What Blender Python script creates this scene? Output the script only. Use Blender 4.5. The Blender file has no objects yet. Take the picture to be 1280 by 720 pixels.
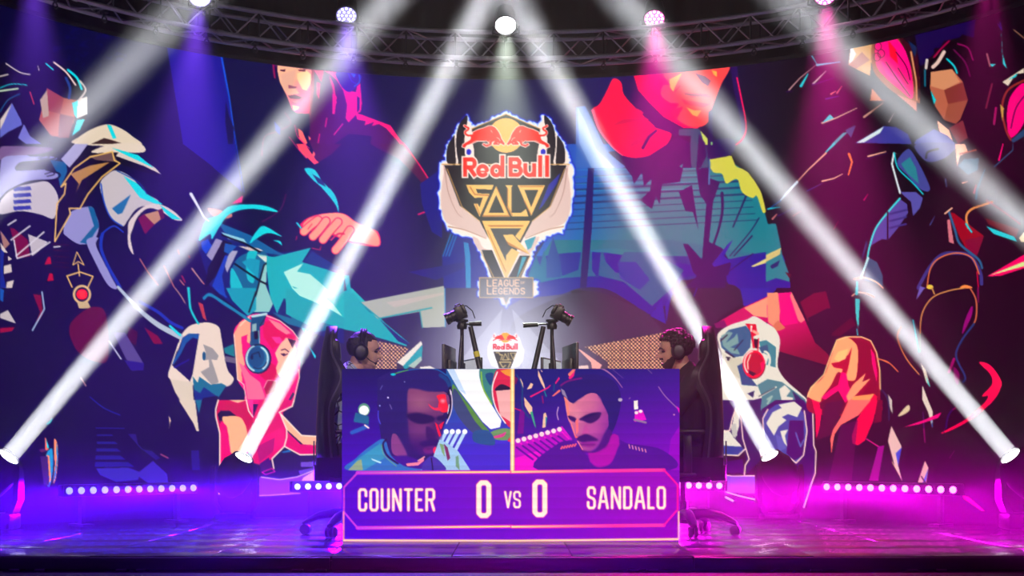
import bpy, bmesh, math, random
import numpy as np
from mathutils import Vector, Matrix, Euler

scene = bpy.context.scene
COL = scene.collection
PI = math.pi

# ---------------------------------------------------------------- camera, world, exposure
CAMZ, FPX, HORIZON = 0.555, 1778.0, 560.0
cam = bpy.data.cameras.new('camera'); cam.sensor_width = 36.0; cam.lens = 36.0*FPX/1280.0
cam.shift_y = (HORIZON-360.0)/1280.0; cam.clip_end = 100
camera = bpy.data.objects.new('camera', cam); COL.objects.link(camera)
camera.location = (0, 0, CAMZ); camera.rotation_euler = (PI/2, 0, 0)
scene.camera = camera
world = bpy.data.worlds.new('world'); scene.world = world; world.use_nodes = True
world.node_tree.nodes['Background'].inputs[0].default_value = (0.010, 0.006, 0.016, 1)
world.node_tree.nodes['Background'].inputs[1].default_value = 1.0
scene.view_settings.view_transform = 'Standard'; scene.view_settings.look = 'None'
scene.view_settings.gamma = 1.0; scene.view_settings.use_curve_mapping = False
scene.view_settings.exposure = 0.0
scene.cycles.volume_bounces = 0; scene.cycles.max_bounces = 6; scene.cycles.sample_clamp_indirect = 4.0
# strengths of the stage lights (their lamps are made by the builders below)
BEAM_W, PAR_W, BAR_W = 58.0, 1650.0, 145.0
HAZE = 0.024

def at(px, py, Y):
    """point at depth Y that stands on the photograph's pixel"""
    return Vector(((px-640.0)/FPX*Y, Y, CAMZ + (HORIZON-py)/FPX*Y))

def lamp(name, kind, loc, direction, color, power, parent=None, **kw):
    d = bpy.data.lights.new(name, kind); d.color = color; d.energy = power
    for k, v in kw.items(): setattr(d, k, v)
    o = bpy.data.objects.new(name, d); COL.objects.link(o)
    o.location = loc; o.rotation_euler = Vector(direction).to_track_quat('-Z', 'Y').to_euler()
    return o
# added fill spots, no visible source, brightening the players' faces from the front
lamp('face_fill', 'SPOT', (-2.2, 1.6, 4.6), Vector((.25, 9.1, 1.0))-Vector((-2.2, 1.6, 4.6)), (1.0, .80, .68), 1050, spot_size=math.radians(23), spot_blend=.5, shadow_soft_size=.15)
lamp('face_fill', 'SPOT', (2.2, 1.6, 4.6), Vector((-.25, 9.1, 1.0))-Vector((2.2, 1.6, 4.6)), (1.0, .80, .68), 1050, spot_size=math.radians(23), spot_blend=.5, shadow_soft_size=.15)
# added coloured fills, no visible source, tinting the dark stage edge, one per side
lamp('edge_fill', 'SPOT', (-4.2, 1.2, 4.8), Vector((-2.2, 7.4, 0))-Vector((-4.2, 1.2, 4.8)), (.20, .02, 1.0), 800, spot_size=math.radians(42), spot_blend=1.0, shadow_soft_size=.15)
lamp('edge_fill', 'SPOT', (4.2, 1.2, 4.8), Vector((2.2, 7.4, 0))-Vector((4.2, 1.2, 4.8)), (.9, .01, .75), 420, spot_size=math.radians(42), spot_blend=1.0, shadow_soft_size=.15)

# ---------------------------------------------------------------- materials
def mat(name, color, rough=.5, metal=0.0, noise=0.0, nscale=30.0, bump=0.0, emit=None, estr=0.0, spec=.5):
    m = bpy.data.materials.new(name); m.use_nodes = True
    nt = m.node_tree; p = nt.nodes['Principled BSDF']
    p.inputs['Base Color'].default_value = (*color, 1); p.inputs['Roughness'].default_value = rough; p.inputs['Metallic'].default_value = metal
    p.inputs['Specular IOR Level'].default_value = spec
    tc = nt.nodes.new('ShaderNodeTexCoord'); n = nt.nodes.new('ShaderNodeTexNoise')
    n.inputs['Scale'].default_value = nscale; n.inputs['Detail'].default_value = 4
    nt.links.new(tc.outputs['Object'], n.inputs['Vector'])
    if noise:
        r = nt.nodes.new('ShaderNodeMapRange'); r.inputs[3].default_value = 1-noise; r.inputs[4].default_value = 1+noise
        nt.links.new(n.outputs['Fac'], r.inputs[0])
        mx = nt.nodes.new('ShaderNodeVectorMath'); mx.operation = 'SCALE'; mx.inputs[0].default_value = color
        nt.links.new(r.outputs[0], mx.inputs['Scale']); nt.links.new(mx.outputs[0], p.inputs['Base Color'])
    r2 = nt.nodes.new('ShaderNodeMapRange'); r2.inputs[3].default_value = max(0, rough-.08); r2.inputs[4].default_value = min(1, rough+.08)
    nt.links.new(n.outputs['Fac'], r2.inputs[0]); nt.links.new(r2.outputs[0], p.inputs['Roughness'])
    if bump:
        b = nt.nodes.new('ShaderNodeBump'); b.inputs['Strength'].default_value = bump; b.inputs['Distance'].default_value = .01
        nt.links.new(n.outputs['Fac'], b.inputs['Height']); nt.links.new(b.outputs[0], p.inputs['Normal'])
    if emit:
        p.inputs['Emission Color'].default_value = (*emit, 1); p.inputs['Emission Strength'].default_value = estr
    m.cycles.emission_sampling = 'NONE' if emit else 'AUTO'
    return m

def screen_mat(name, strength):
    m = mat(name, (.004, .004, .005), .7, 0, 0, 200, spec=.06)
    nt = m.node_tree; a = nt.nodes.new('ShaderNodeAttribute'); a.attribute_name = 'picture'
    p = nt.nodes['Principled BSDF']; nt.links.new(a.outputs['Color'], p.inputs['Emission Color']); p.inputs['Emission Strength'].default_value = strength
    m.cycles.emission_sampling = 'NONE'
    return m

M = {}
M['black_metal'] = mat('black_metal', (.012, .012, .014), .42, .3, .2, 60)
M['black_plastic'] = mat('black_plastic', (.014, .013, .016), .38, 0, .2, 80)
M['black_matte'] = mat('black_matte', (.006, .006, .007), .6, 0, .2, 60, spec=.15)
M['headset'] = mat('headset_black', (.003, .003, .004), .5, 0, .2, 60, spec=.3)
M['alu'] = mat('truss_aluminium', (.36, .35, .38), .34, .9, .15, 40)
M['dark_steel'] = mat('dark_steel', (.05, .05, .055), .4, .7, .2, 60)
M['drape'] = mat('black_drape', (.010, .008, .012), .95, 0, .4, 8, .4)
M['ground'] = mat('venue_floor', (.045, .035, .05), .55, 0, .4, 6, .1)
M['leather'] = mat('black_leatherette', (.009, .008, .011), .42, 0, .25, 90, .15, spec=.3)
M['leather_trim'] = mat('charcoal_leatherette', (.045, .043, .05), .45, 0, .2, 90, .1)
M['skin'] = mat('skin', (.54, .30, .21), .5, 0, .12, 18)
M['hair'] = mat('dark_hair', (.010, .007, .006), .5, 0, .5, 120, .6)
M['beard'] = mat('dark_beard', (.020, .012, .010), .7, 0, .5, 200, .6)
M['eye'] = mat('eye', (.03, .02, .018), .2)
M['lip'] = mat('lips', (.30, .11, .09), .5)
M['trousers'] = mat('dark_trousers', (.015, .016, .025), .8, 0, .3, 60, .2)
M['shoe'] = mat('shoe', (.03, .03, .035), .5, 0, .3, 60)
M['tee'] = mat('black_cotton', (.012, .010, .013), .85, 0, .3, 60, .2)
M['white_mark'] = mat('white_print', (.75, .75, .75), .7)
M['yellow'] = mat('yellow_tape', (.75, .70, .05), .6)
M['lens_glass'] = mat('lens_glass', (.01, .01, .015), .08, 0, 0, 20, 0)
M['desk'] = mat('desk_top', (.03, .03, .035), .45, 0, .3, 12)
M['cream_plastic'] = mat('pale_plastic', (.45, .45, .48), .5)

def jersey_mat():
    m = mat('printed_jersey', (.42, .48, .62), .8, 0, 0, 9, .15)
    nt = m.node_tree; v = nt.nodes.new('ShaderNodeTexVoronoi'); v.feature = 'DISTANCE_TO_EDGE'; v.inputs['Scale'].default_value = 14
    tc = nt.nodes.new('ShaderNodeTexCoord'); nt.links.new(tc.outputs['Object'], v.inputs['Vector'])
    r = nt.nodes.new('ShaderNodeValToRGB'); e = r.color_ramp.elements
    e[0].position = .04; e[0].color = (.02, .025, .06, 1); e[1].position = .07; e[1].color = (.50, .56, .68, 1)
    x = r.color_ramp.elements.new(.30); x.color = (.30, .42, .66, 1)
    nt.links.new(v.outputs['Distance'], r.inputs[0]); nt.links.new(r.outputs[0], nt.nodes['Principled BSDF'].inputs['Base Color'])
    return m
M['jersey'] = jersey_mat()

def deck_mat():
    m = mat('deck_laminate', (.026, .022, .030), .24, 0, .5, 3, 0)
    nt = m.node_tree; p = nt.nodes['Principled BSDF']
    tc = nt.nodes.new('ShaderNodeTexCoord'); mp = nt.nodes.new('ShaderNodeMapping'); mp.inputs['Scale'].default_value = (30, 9, 30)
    n = nt.nodes.new('ShaderNodeTexNoise'); n.inputs['Scale'].default_value = 1.0; n.inputs['Detail'].default_value = 3
    nt.links.new(tc.outputs['Object'], mp.inputs[0]); nt.links.new(mp.outputs[0], n.inputs['Vector'])
    b = nt.nodes.new('ShaderNodeBump'); b.inputs['Strength'].default_value = .12; b.inputs['Distance'].default_value = .004
    nt.links.new(n.outputs['Fac'], b.inputs['Height']); nt.links.new(b.outputs[0], p.inputs['Normal'])
    return m
M['deck'] = deck_mat()

# ---------------------------------------------------------------- geometry helpers
class MB:
    """collects shapes into one mesh"""
    def __init__(s): s.bm = bmesh.new(); s.T = Matrix.Identity(4); s.mi = 0
    def _add(s, vs, fs):
        v = [s.bm.verts.new(s.T @ Vector(p)) for p in vs]
        out = []
        for f in fs:
            try:
                q = s.bm.faces.new([v[i] for i in f]); q.material_index = s.mi; out.append(q)
            except ValueError: pass
        return v, out
    def box(s, c, d, rot=None, bev=0.0):
        c = Vector(c); R = Euler(rot).to_matrix() if rot else Matrix.Identity(3)
        h = [x/2 for x in d]
        vs = [c + R @ Vector((x*h[0], y*h[1], z*h[2])) for x in (-1, 1) for y in (-1, 1) for z in (-1, 1)]
        v, f = s._add(vs, [(0, 1, 3, 2), (4, 6, 7, 5), (0, 4, 5, 1), (2, 3, 7, 6), (0, 2, 6, 4), (1, 5, 7, 3)])
        if bev:
            ed = list({e for q in f for e in q.edges})
            bmesh.ops.bevel(s.bm, geom=ed, offset=bev, segments=2, affect='EDGES', profile=.5)
        return s
    def rings(s, rr, cap=True, closed=False):
        n = len(rr[0]); vs = [p for r in rr for p in r]; m = len(rr)
        fs = []
        for i in range(m if closed else m-1):
            a, b = i*n, ((i+1) % m)*n
            fs += [(a+k, a+(k+1) % n, b+(k+1) % n, b+k) for k in range(n)]
        if cap and not closed: fs += [tuple(range(n-1, -1, -1)), tuple(range((m-1)*n, m*n))]
        s._add(vs, fs); return s
    def tube(s, pts, r, n=10, closed=False):
        P = [Vector(p) for p in pts]; m = len(P); R = r if isinstance(r, (list, tuple)) else [r]*m
        rr = []; up = None
        for i in range(m):
            a = P[(i-1) % m] if closed or i > 0 else P[i]; b = P[(i+1) % m] if closed or i < m-1 else P[i]
            t = (b-a).normalized()
            if up is None: up = t.orthogonal().normalized()
            u = (up - t*up.dot(t)); u = u.normalized() if u.length > 1e-6 else t.orthogonal().normalized()
            w = t.cross(u); up = u
            rr.append([P[i] + (u*math.cos(2*PI*k/n) + w*math.sin(2*PI*k/n))*R[i] for k in range(n)])
        return s.rings(rr, True, closed)
    def lathe(s, prof, M4=Matrix.Identity(4), n=24):
        return s.rings([[M4 @ Vector((r*math.cos(2*PI*k/n), r*math.sin(2*PI*k/n), z)) for k in range(n)] for r, z in prof])
    def prism(s, poly, h0, h1, M4=Matrix.Identity(4)):
        return s.rings([[M4 @ Vector((x, y, h)) for x, y in poly] for h in (h0, h1)])
    def ball(s, c, r, u=14, v=9):
        c = Vector(c); r = r if isinstance(r, (list, tuple)) else (r, r, r)
        rr = []
        for j in range(v):
            a = -PI/2 + PI*(j+.5)/v
            rr.append([c + Vector((r[0]*math.cos(a)*math.cos(2*PI*k/u), r[1]*math.cos(a)*math.sin(2*PI*k/u), r[2]*math.sin(a))) for k in range(u)])
        return s.rings(rr)
    def mesh(s, name, mats, smooth=True, angle=40):
        me = bpy.data.meshes.new(name)
        bmesh.ops.recalc_face_normals(s.bm, faces=s.bm.faces[:])
        s.bm.to_mesh(me); s.bm.free()
        for m in (mats if isinstance(mats, (list, tuple)) else [mats]): me.materials.append(m)
        if smooth:
            me.polygons.foreach_set('use_smooth', [True]*len(me.polygons)); me.set_sharp_from_angle(angle=math.radians(angle))
        return me
    def obj(s, name, mats, parent=None, loc=(0, 0, 0), rotz=0, smooth=True, angle=40):
        return link(name, s.mesh(name, mats, smooth, angle), parent, loc, rotz)

def link(name, data, parent=None, loc=(0, 0, 0), rotz=0):
    o = bpy.data.objects.new(name, data); COL.objects.link(o)
    o.location = loc; o.rotation_euler = (0, 0, rotz)
    if parent: o.parent = parent
    return o
def thing(name, label, cat, loc=(0, 0, 0), rotz=0, group=None):
    o = link(name, None, None, loc, rotz); o.empty_display_size = .1
    return tag(o, label, cat, group)
def tag(o, label, cat, group=None):
    o['label'] = label; o['category'] = cat
    if group: o['group'] = group
    return o
def structure(o): o['kind'] = 'structure'; return o
def copy_tree(o, parent=None):
    c = o.copy(); COL.objects.link(c)
    if parent: c.parent = parent
    for ch in list(o.children): copy_tree(ch, c)
    return c
def align(loc, d):
    """matrix whose +Z runs along d"""
    return Matrix.Translation(Vector(loc)) @ Vector(d).to_track_quat('Z', 'Y').to_matrix().to_4x4()

# ---------------------------------------------------------------- flat pictures shown on the two LED screens
# A small polygon painter. Pictures are drawn on a 2x raster and then carried by the screens' mesh colours.
def _pts(s):
    if isinstance(s, str):
        return np.array([[float(v) for v in p.split(',')] for p in s.split()], dtype=float)
    return np.array(s, dtype=float)

class Canvas:
    def __init__(self, x0, y0, x1, y1, S=2.0):
        self.x0, self.y0, self.S = x0, y0, S
        self.W, self.H = int((x1-x0)*S), int((y1-y0)*S)
        self.b = np.zeros((self.H, self.W, 3), np.float32)
        self.o = (0.0, 0.0, 1.0)
    def at(self, ox, oy, k=4.0):
        self.o = (ox, oy, k); return self
    def dev(self, p):
        ox, oy, k = self.o
        p = _pts(p)
        return np.stack([(ox + p[:, 0]/k - self.x0)*self.S, (oy + p[:, 1]/k - self.y0)*self.S], 1)
    def put(self, mask, X, Y, col, a=1.0):
        h, w = mask.shape
        reg = self.b[Y:Y+h, X:X+w]
        if isinstance(col[0], (tuple, list)):                      # (c0, c1, p0, p1): a two-colour blend
            c0, c1, p0, p1 = col
            d = self.dev([p0, p1]); v = d[1]-d[0]
            yy, xx = np.mgrid[Y:Y+h, X:X+w]
            t = np.clip(((xx-d[0, 0])*v[0] + (yy-d[0, 1])*v[1])/(v@v), 0, 1)[..., None]
            c = (np.array(c0)*(1-t) + np.array(c1)*t)/255.0
        else:
            c = np.array(col, np.float32)/255.0
        m = (mask*a)[..., None]
        reg[:] = reg*(1-m) + c*m
    def mask(self, d):
        X = max(0, int(np.floor(d[:, 0].min()))); X2 = min(self.W, int(np.ceil(d[:, 0].max()))+2)
        Y = max(0, int(np.floor(d[:, 1].min()))); Y2 = min(self.H, int(np.ceil(d[:, 1].max()))+2)
        if X2 <= X or Y2 <= Y: return None
        g = np.zeros((Y2-Y, X2-X+1), np.int32)
        n = len(d)
        for i in range(n):
            ax, ay = d[i]; bx, by = d[(i+1) % n]
            if ay == by: continue
            if ay > by: ax, ay, bx, by = bx, by, ax, ay
            r0 = max(Y, int(np.ceil(ay-0.5))); r1 = min(Y2-1, int(np.ceil(by-0.5))-1)
            if r1 < r0: continue
            rows = np.arange(r0, r1+1)
            xs = ax + (rows+0.5-ay)*(bx-ax)/(by-ay)
            ci = np.clip(np.ceil(xs-0.5).astype(int)-X, 0, X2-X)
            np.add.at(g, (rows-Y, ci), 1)
        return (np.cumsum(g, 1) % 2)[:, :-1].astype(np.float32), X, Y
    def poly(self, p, col, a=1.0):
        r = self.mask(self.dev(p))
        if r: self.put(r[0], r[1], r[2], col, a)
    def sm(self, p, col, a=1.0):
        self.poly(self.cr(p, True), col, a)
    @staticmethod
    def cr(p, closed=False, n=6):
        p = _pts(p); m = len(p); out = []
        rng = range(m) if closed else range(m-1)
        for i in rng:
            if closed: a, b, c, d = p[(i-1) % m], p[i], p[(i+1) % m], p[(i+2) % m]
            else: a, b, c, d = p[max(i-1, 0)], p[i], p[i+1], p[min(i+2, m-1)]
            for k in range(n):
                t = k/n
                out.append(0.5*((2*b) + (c-a)*t + (2*a-5*b+4*c-d)*t*t + (3*b-a-3*c+d)*t**3))
        if not closed: out.append(p[-1])
        return np.array(out)
    def line(self, p, w, col, a=1.0, w1=None, sq=False):
        d = self.dev(p); k = self.S/self.o[2]
        r0 = w*k/2; r1 = (w if w1 is None else w1)*k/2
        n = len(d)-1
        R = max(r0, r1)+2
        X = max(0, int(d[:, 0].min()-R)); X2 = min(self.W, int(d[:, 0].max()+R)+1)
        Y = max(0, int(d[:, 1].min()-R)); Y2 = min(self.H, int(d[:, 1].max()+R)+1)
        if X2 <= X or Y2 <= Y: return
        M = np.zeros((Y2-Y, X2-X), np.float32)
        for i in range(n):
            a0, b0 = d[i], d[i+1]
            x = max(X, int(min(a0[0], b0[0])-R)); x2 = min(X2, int(max(a0[0], b0[0])+R)+1)
            y = max(Y, int(min(a0[1], b0[1])-R)); y2 = min(Y2, int(max(a0[1], b0[1])+R)+1)
            if x2 <= x or y2 <= y: continue
            yy, xx = np.mgrid[y:y2, x:x2]
            v = b0-a0; L = max(np.hypot(*v), 1e-6)
            s = ((xx+.5-a0[0])*v[0] + (yy+.5-a0[1])*v[1])/L
            q = np.abs((xx+.5-a0[0])*v[1] - (yy+.5-a0[1])*v[0])/L
            f = (i+np.clip(s/L, 0, 1))/n
            rr = r0 + (r1-r0)*f
            if sq:
                dist = np.maximum(q-rr, np.maximum(-s-rr, s-L-rr))
            else:
                e = np.maximum(np.maximum(-s, s-L), 0)
                dist = np.hypot(q, e)-rr
            M[y-Y:y2-Y, x-X:x2-X] = np.maximum(M[y-Y:y2-Y, x-X:x2-X], np.clip(0.5-dist, 0, 1))
        self.put(M, X, Y, col, a)
    def sl(self, p, w, col, a=1.0, w1=None):
        self.line(self.cr(p), w, col, a, w1)
    def blur(self, x0, y0, x1, y1, r, n=2):
        d = self.dev([(x0, y0), (x1, y1)]).astype(int); X, Y = np.maximum(d[0], 0); X2, Y2 = np.minimum(d[1], [self.W, self.H])
        g = self.b[Y:Y2, X:X2]; k = max(1, int(r))
        for _ in range(n):
            for ax in (0, 1):
                acc = np.zeros_like(g); p = np.pad(g, [(k, k) if a == ax else (0, 0) for a in range(3)], 'edge')
                for i in range(2*k+1): acc += p[i:i+g.shape[0]] if ax == 0 else p[:, i:i+g.shape[1]]
                g = acc/(2*k+1)
        self.b[Y:Y2, X:X2] = g
    def ell(self, cx, cy, rx, ry, col, a=1.0, rot=0):
        t = np.linspace(0, 2*math.pi, 40, endpoint=False); c, s = math.cos(rot), math.sin(rot)
        self.poly(np.stack([cx + rx*np.cos(t)*c - ry*np.sin(t)*s, cy + rx*np.cos(t)*s + ry*np.sin(t)*c], 1), col, a)
    def ring(self, cx, cy, rx, ry, w, col, a=1.0, t0=0, t1=360):
        t = np.radians(np.linspace(t0, t1, 33))
        self.line(np.stack([cx + rx*np.cos(t), cy + ry*np.sin(t)], 1), w, col, a)
    def soft(self, cx, cy, rx, ry, col, a=1.0, p=2.0):
        d = self.dev([(cx, cy)])[0]; k = self.S/self.o[2]; rx *= k; ry *= k
        X = max(0, int(d[0]-rx)); X2 = min(self.W, int(d[0]+rx)+1); Y = max(0, int(d[1]-ry)); Y2 = min(self.H, int(d[1]+ry)+1)
        if X2 <= X or Y2 <= Y: return
        yy, xx = np.mgrid[Y:Y2, X:X2]
        r = np.hypot((xx-d[0])/rx, (yy-d[1])/ry)
        self.put(np.clip(1-r, 0, 1).astype(np.float32)**p, X, Y, col, a)
    def text(self, s, x, y, w, h, gap, lw, col, font, sq=True, a=1.0, widths={}):
        for ch in s:
            cw = w*widths.get(ch, 1.0)
            for pl in font.get(ch, []):
                q = _pts(pl)
                self.line(np.stack([x + q[:, 0]*cw, y + q[:, 1]*h], 1), lw, col, a, sq=sq)
            x += cw + gap

BLOCK = {'C': ['1,.3 1,.1 .8,0 .2,0 0,.1 0,.9 .2,1 .8,1 1,.9 1,.7'], 'O': ['.2,0 .8,0 1,.1 1,.9 .8,1 .2,1 0,.9 0,.1 .2,0'],
         'U': ['0,0 0,.9 .2,1 .8,1 1,.9 1,0'], 'N': ['0,1 0,0', '0,0 1,1', '1,1 1,0'], 'T': ['0,0 1,0', '.5,0 .5,1'],
         'E': ['1,0 0,0 0,1 1,1', '0,.5 .8,.5'], 'R': ['0,1 0,0 .8,0 1,.1 1,.4 .8,.5 0,.5', '.6,.5 1,1'],
         'S': ['1,.28 1,.1 .8,0 .2,0 0,.1 0,.35 .15,.45 .85,.55 1,.65 1,.9 .8,1 .2,1 0,.9 0,.72'],
         'A': ['0,1 .4,0 .6,0 1,1', '.2,.68 .8,.68'], 'D': ['0,0 .75,0 1,.12 1,.88 .75,1 0,1 0,0'], 'L': ['0,0 0,1 1,1'],
         'V': ['0,0 .5,1 1,0'], '0': ['.25,0 .75,0 1,.08 1,.92 .75,1 .25,1 0,.92 0,.08 .25,0'],
         'F': ['1,0 0,0 0,1', '0,.5 .8,.5'], 'G': ['.95,.2 .75,.03 .45,0 .15,.15 0,.5 .15,.85 .45,1 .75,.97 1,.8 1,.55 .6,.55']}
LIGHT = dict(BLOCK); LIGHT['O'] = ['.5,0 .85,.15 1,.5 .85,.85 .5,1 .15,.85 0,.5 .15,.15 .5,0']
LIGHT['S'] = ['.95,.15 .7,0 .3,0 .05,.15 .05,.35 .3,.47 .7,.53 .95,.65 .95,.85 .7,1 .3,1 .05,.85']
LIGHT['U'] = ['0,0 0,.75 .2,.95 .5,1 .8,.95 1,.75 1,0']; LIGHT['D'] = ['0,0 .5,0 .9,.2 1,.5 .9,.8 .5,1 0,1 0,0']

def red_bull(c, outline, red, grow=24):
    """two-word red lettering with a pale outline, in the emblem crop's units"""
    W1 = 34
    def strokes(w, col):
        L = lambda p, ww=None: c.line(p, ww or w, col, sq=True)
        R = lambda *q: c.ring(*q[:4], w, col, t0=q[4], t1=q[5])
        L('286,480 286,612'); L('286,480 340,480'); R(338, 514, 32, 36, -95, 90); L('286,548 340,548'); L('326,556 366,612')      # R
        R(438, 578, 38, 40, 48, 352); c.line('404,584 478,584', 12 if w < 36 else 40, col)                                                       # e
        R(556, 578, 36, 40, 0, 360); L('610,462 610,614')                                                                         # d
        L('680,478 680,612'); L('690,478 732,478'); R(728, 510, 30, 30, -90, 90); L('690,540 735,540'); R(734, 578, 34, 36, -90, 90); L('690,613 735,613')  # B
        L('808,530 808,580'); R(846, 578, 37, 38, 0, 180); L('884,530 884,614')                                                   # u
        L('936,462 936,614'); L('996,462 996,614')                                                                                # l l
    strokes(W1+grow, outline); strokes(W1, red)

def one_bull(c, flip, col, edge):
    X = (lambda s: np.array([[1278-x, y] for x, y in _pts(s)])) if flip else _pts
    body = X('352,262 352,246 400,222 450,208 490,190 520,190 548,206 575,240 590,268 600,300 630,345 622,356 590,338 578,355 530,352 528,340 548,318 520,330 512,355 470,372 438,352 448,340 466,352 492,350 498,336 470,316 440,320 400,318 370,330 330,346 300,356 285,378 262,370 268,350 300,330 330,312 340,285 322,276')
    tail = c.cr(X('345,272 312,272 290,258 290,238 312,222 316,208 300,200 282,188'))
    c.line(np.vstack([body, body[:1]]), 13, edge); c.line(tail, 25, edge)
    c.poly(body, col); c.line(tail, 15, col)
    c.line(X('455,325 475,345 500,318'), 4, edge); c.line(X('560,290 580,300 590,318'), 5, edge); c.line(X('510,228 520,246'), 5, edge); c.ell(*X('570,338')[0], 5, 4, edge)
    c.line(X('355,330 380,318 410,326'), 4, edge)

def emblem(c):
    ED = (255, 235, 225); DK = (42, 38, 46); GO = (205, 160, 95); CR = (226, 198, 190)
    c.at(540, 130, 6.924)
    # pale torn glow behind
    random.seed(5)
    c.soft(640, 560, 720, 720, (42, 44, 150), .5, 1.0)
    out = '300,90 340,190 420,180 480,145 560,110 650,70 720,100 800,145 880,165 925,190 960,90 1030,140 1090,270 1150,340 1180,430 1190,510 1225,560 1225,800 1200,960 1150,1050 1120,1110 1000,1140 920,1200 880,1270 850,1380 800,1470 835,1530 880,1535 910,1545 910,1650 700,1670 640,1760 580,1670 410,1655 410,1545 500,1520 460,1400 400,1260 350,1160 200,1110 140,1080 80,960 60,780 75,520 110,490 130,360 200,270 230,180'
    P = _pts(out); Q = []
    for i in range(len(P)):
        a, b = P[i], P[(i+1) % len(P)]
        for k in range(6):
            q = a + (b-a)*k/6; Q.append(q + np.array([random.uniform(-12, 12), random.uniform(-12, 12)]))
    c.line(Q + Q[:1], 44, (30, 38, 170), .45); c.line(Q + Q[:1], 22, (40, 60, 240), .8); c.poly(Q, ED); c.line(Q + Q[:1], 10, (200, 225, 255))
    # wings
    for fl in (0, 1):
        X = (lambda s: np.array([[1278-x, y] for x, y in _pts(s)])) if fl else _pts
        c.sm(X('95,530 100,600 85,700 75,850 100,980 150,1040 290,1090 475,1160 420,1020 300,930 210,780 150,620 115,545'), CR)
        c.line(c.cr(X('110,560 140,760 210,930 260,980')), 8, (180, 140, 130), w1=3)
        c.line(c.cr(X('140,1060 280,1090 470,1165')), 9, (170, 130, 110), w1=4)
        c.sm(X('350,1150 400,1170 440,1240 500,1270 525,1290 480,1310 430,1290 380,1230'), CR)
        # dark horn plates and outer plates
        c.sm(X('205,520 160,520 128,500 125,420 140,350 170,300 195,275 200,380'), DK)
        c.sm(X('306,98 250,150 218,230 208,330 215,430 230,520 285,520 280,330 290,240 300,190'), DK)
        c.line(c.cr(X('200,280 205,390 225,500')), 7, ED)
    # middle plate
    c.poly('640,85 345,215 350,330 365,400 365,520 915,520 915,400 930,330 935,215', DK)
    c.line('345,215 640,88 935,215', 8, GO)
    c.ell(640, 272, 150, 150, (245, 190, 110))
    one_bull(c, 0, (232, 55, 45), ED); one_bull(c, 1, (232, 55, 45), ED)
    for x in (318, 962): c.ell(x, 415, 22, 26, (40, 40, 190)); 
    # body shield
    c.poly('105,530 1165,530 1130,640 1030,880 870,1010 640,1440 410,1010 240,880 150,640', DK)
    c.line('85,522 1190,522', 8, GO); c.line('130,560 260,890 415,1015', 7, GO); c.line('1150,560 1020,890 865,1015', 7, GO)
    c.poly('1110,600 1010,700 920,920 960,880 1080,690', (50, 50, 150))
    c.poly('430,1010 850,1010 640,1430', (60, 58, 66))
    red_bull(c, ED, (232, 55, 45))
    # gold lettering
    c.at(540, 220, 6.924)
    G1, G2 = (240, 195, 120), (190, 125, 65)
    def bev(p, w):
        c.line(p, w, G2, sq=False); c.line([(x-2, y-5) for x, y in _pts(p)], w*.55, G1)
    c.poly('295,76 535,76 518,118 380,112 395,150 500,152 412,352 360,240 395,238 412,268 440,185 370,190 320,140', G1)
    c.line('330,95 370,160 490,168', 12, G2); c.line('380,245 412,330', 8, G2)
    c.poly('555,85 675,352 435,352', G1); c.poly('555,165 625,318 490,318', DK); c.line('440,345 670,345', 12, G2); c.line('560,100 665,335', 8, G2)
    c.poly('630,78 700,78 688,100 688,318 770,318 815,285 835,350 690,350 650,270 650,100', G1); c.line('655,110 655,260 695,340', 8, G2)
    c.poly('740,78 980,78 858,348', G1); c.poly('800,120 920,120 858,268', DK); c.line('760,90 960,90', 10, G2); c.line('855,330 800,215', 9, G2)
    # large lower letter
    c.poly('432,388 850,388 725,640 640,720 640,735', DK)
    c.poly('432,388 850,388 640,850', (75, 74, 80))
    c.poly('432,388 850,388 800,455 500,455', G1); c.line('470,432 810,432', 14, G2)
    c.poly('432,388 500,440 660,780 640,900', G1); c.line('480,470 640,830', 8, G2)
    c.poly('850,388 760,560 720,520 790,430', G1)
    c.poly('615,510 700,505 850,680 660,590', G1); c.poly('640,560 850,682 665,600', G2)
    c.poly('640,690 690,625 755,660 640,900', G1)
    c.poly('430,640 520,640 640,920 560,1000', DK); c.poly('850,690 760,690 640,920 720,1000', DK)
    c.poly('800,560 900,520 860,620 830,640', (60, 150, 170)); c.poly('780,700 820,700 730,900', (60, 150, 170))
    c.line('425,660 590,985', 7, GO); c.line('850,690 700,985', 7, GO)
    # lower plate with two lines of words
    c.at(560, 300, 8.889)
    c.poly('350,418 950,418 945,640 680,640 645,715 615,640 350,640', (92, 88, 98)); c.line('350,418 945,418 945,640 680,640 645,715 615,640 350,640 350,418', 9, GO)
    OR = (250, 195, 150)
    c.text('LEAGUE', 438, 444, 42, 68, 20, 13, OR, LIGHT, sq=False); c.text('OF', 806, 462, 19, 26, 10, 5, OR, LIGHT, sq=False)
    c.text('LEGENDS', 438, 536, 42, 64, 20, 13, OR, LIGHT, sq=False)

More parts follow.
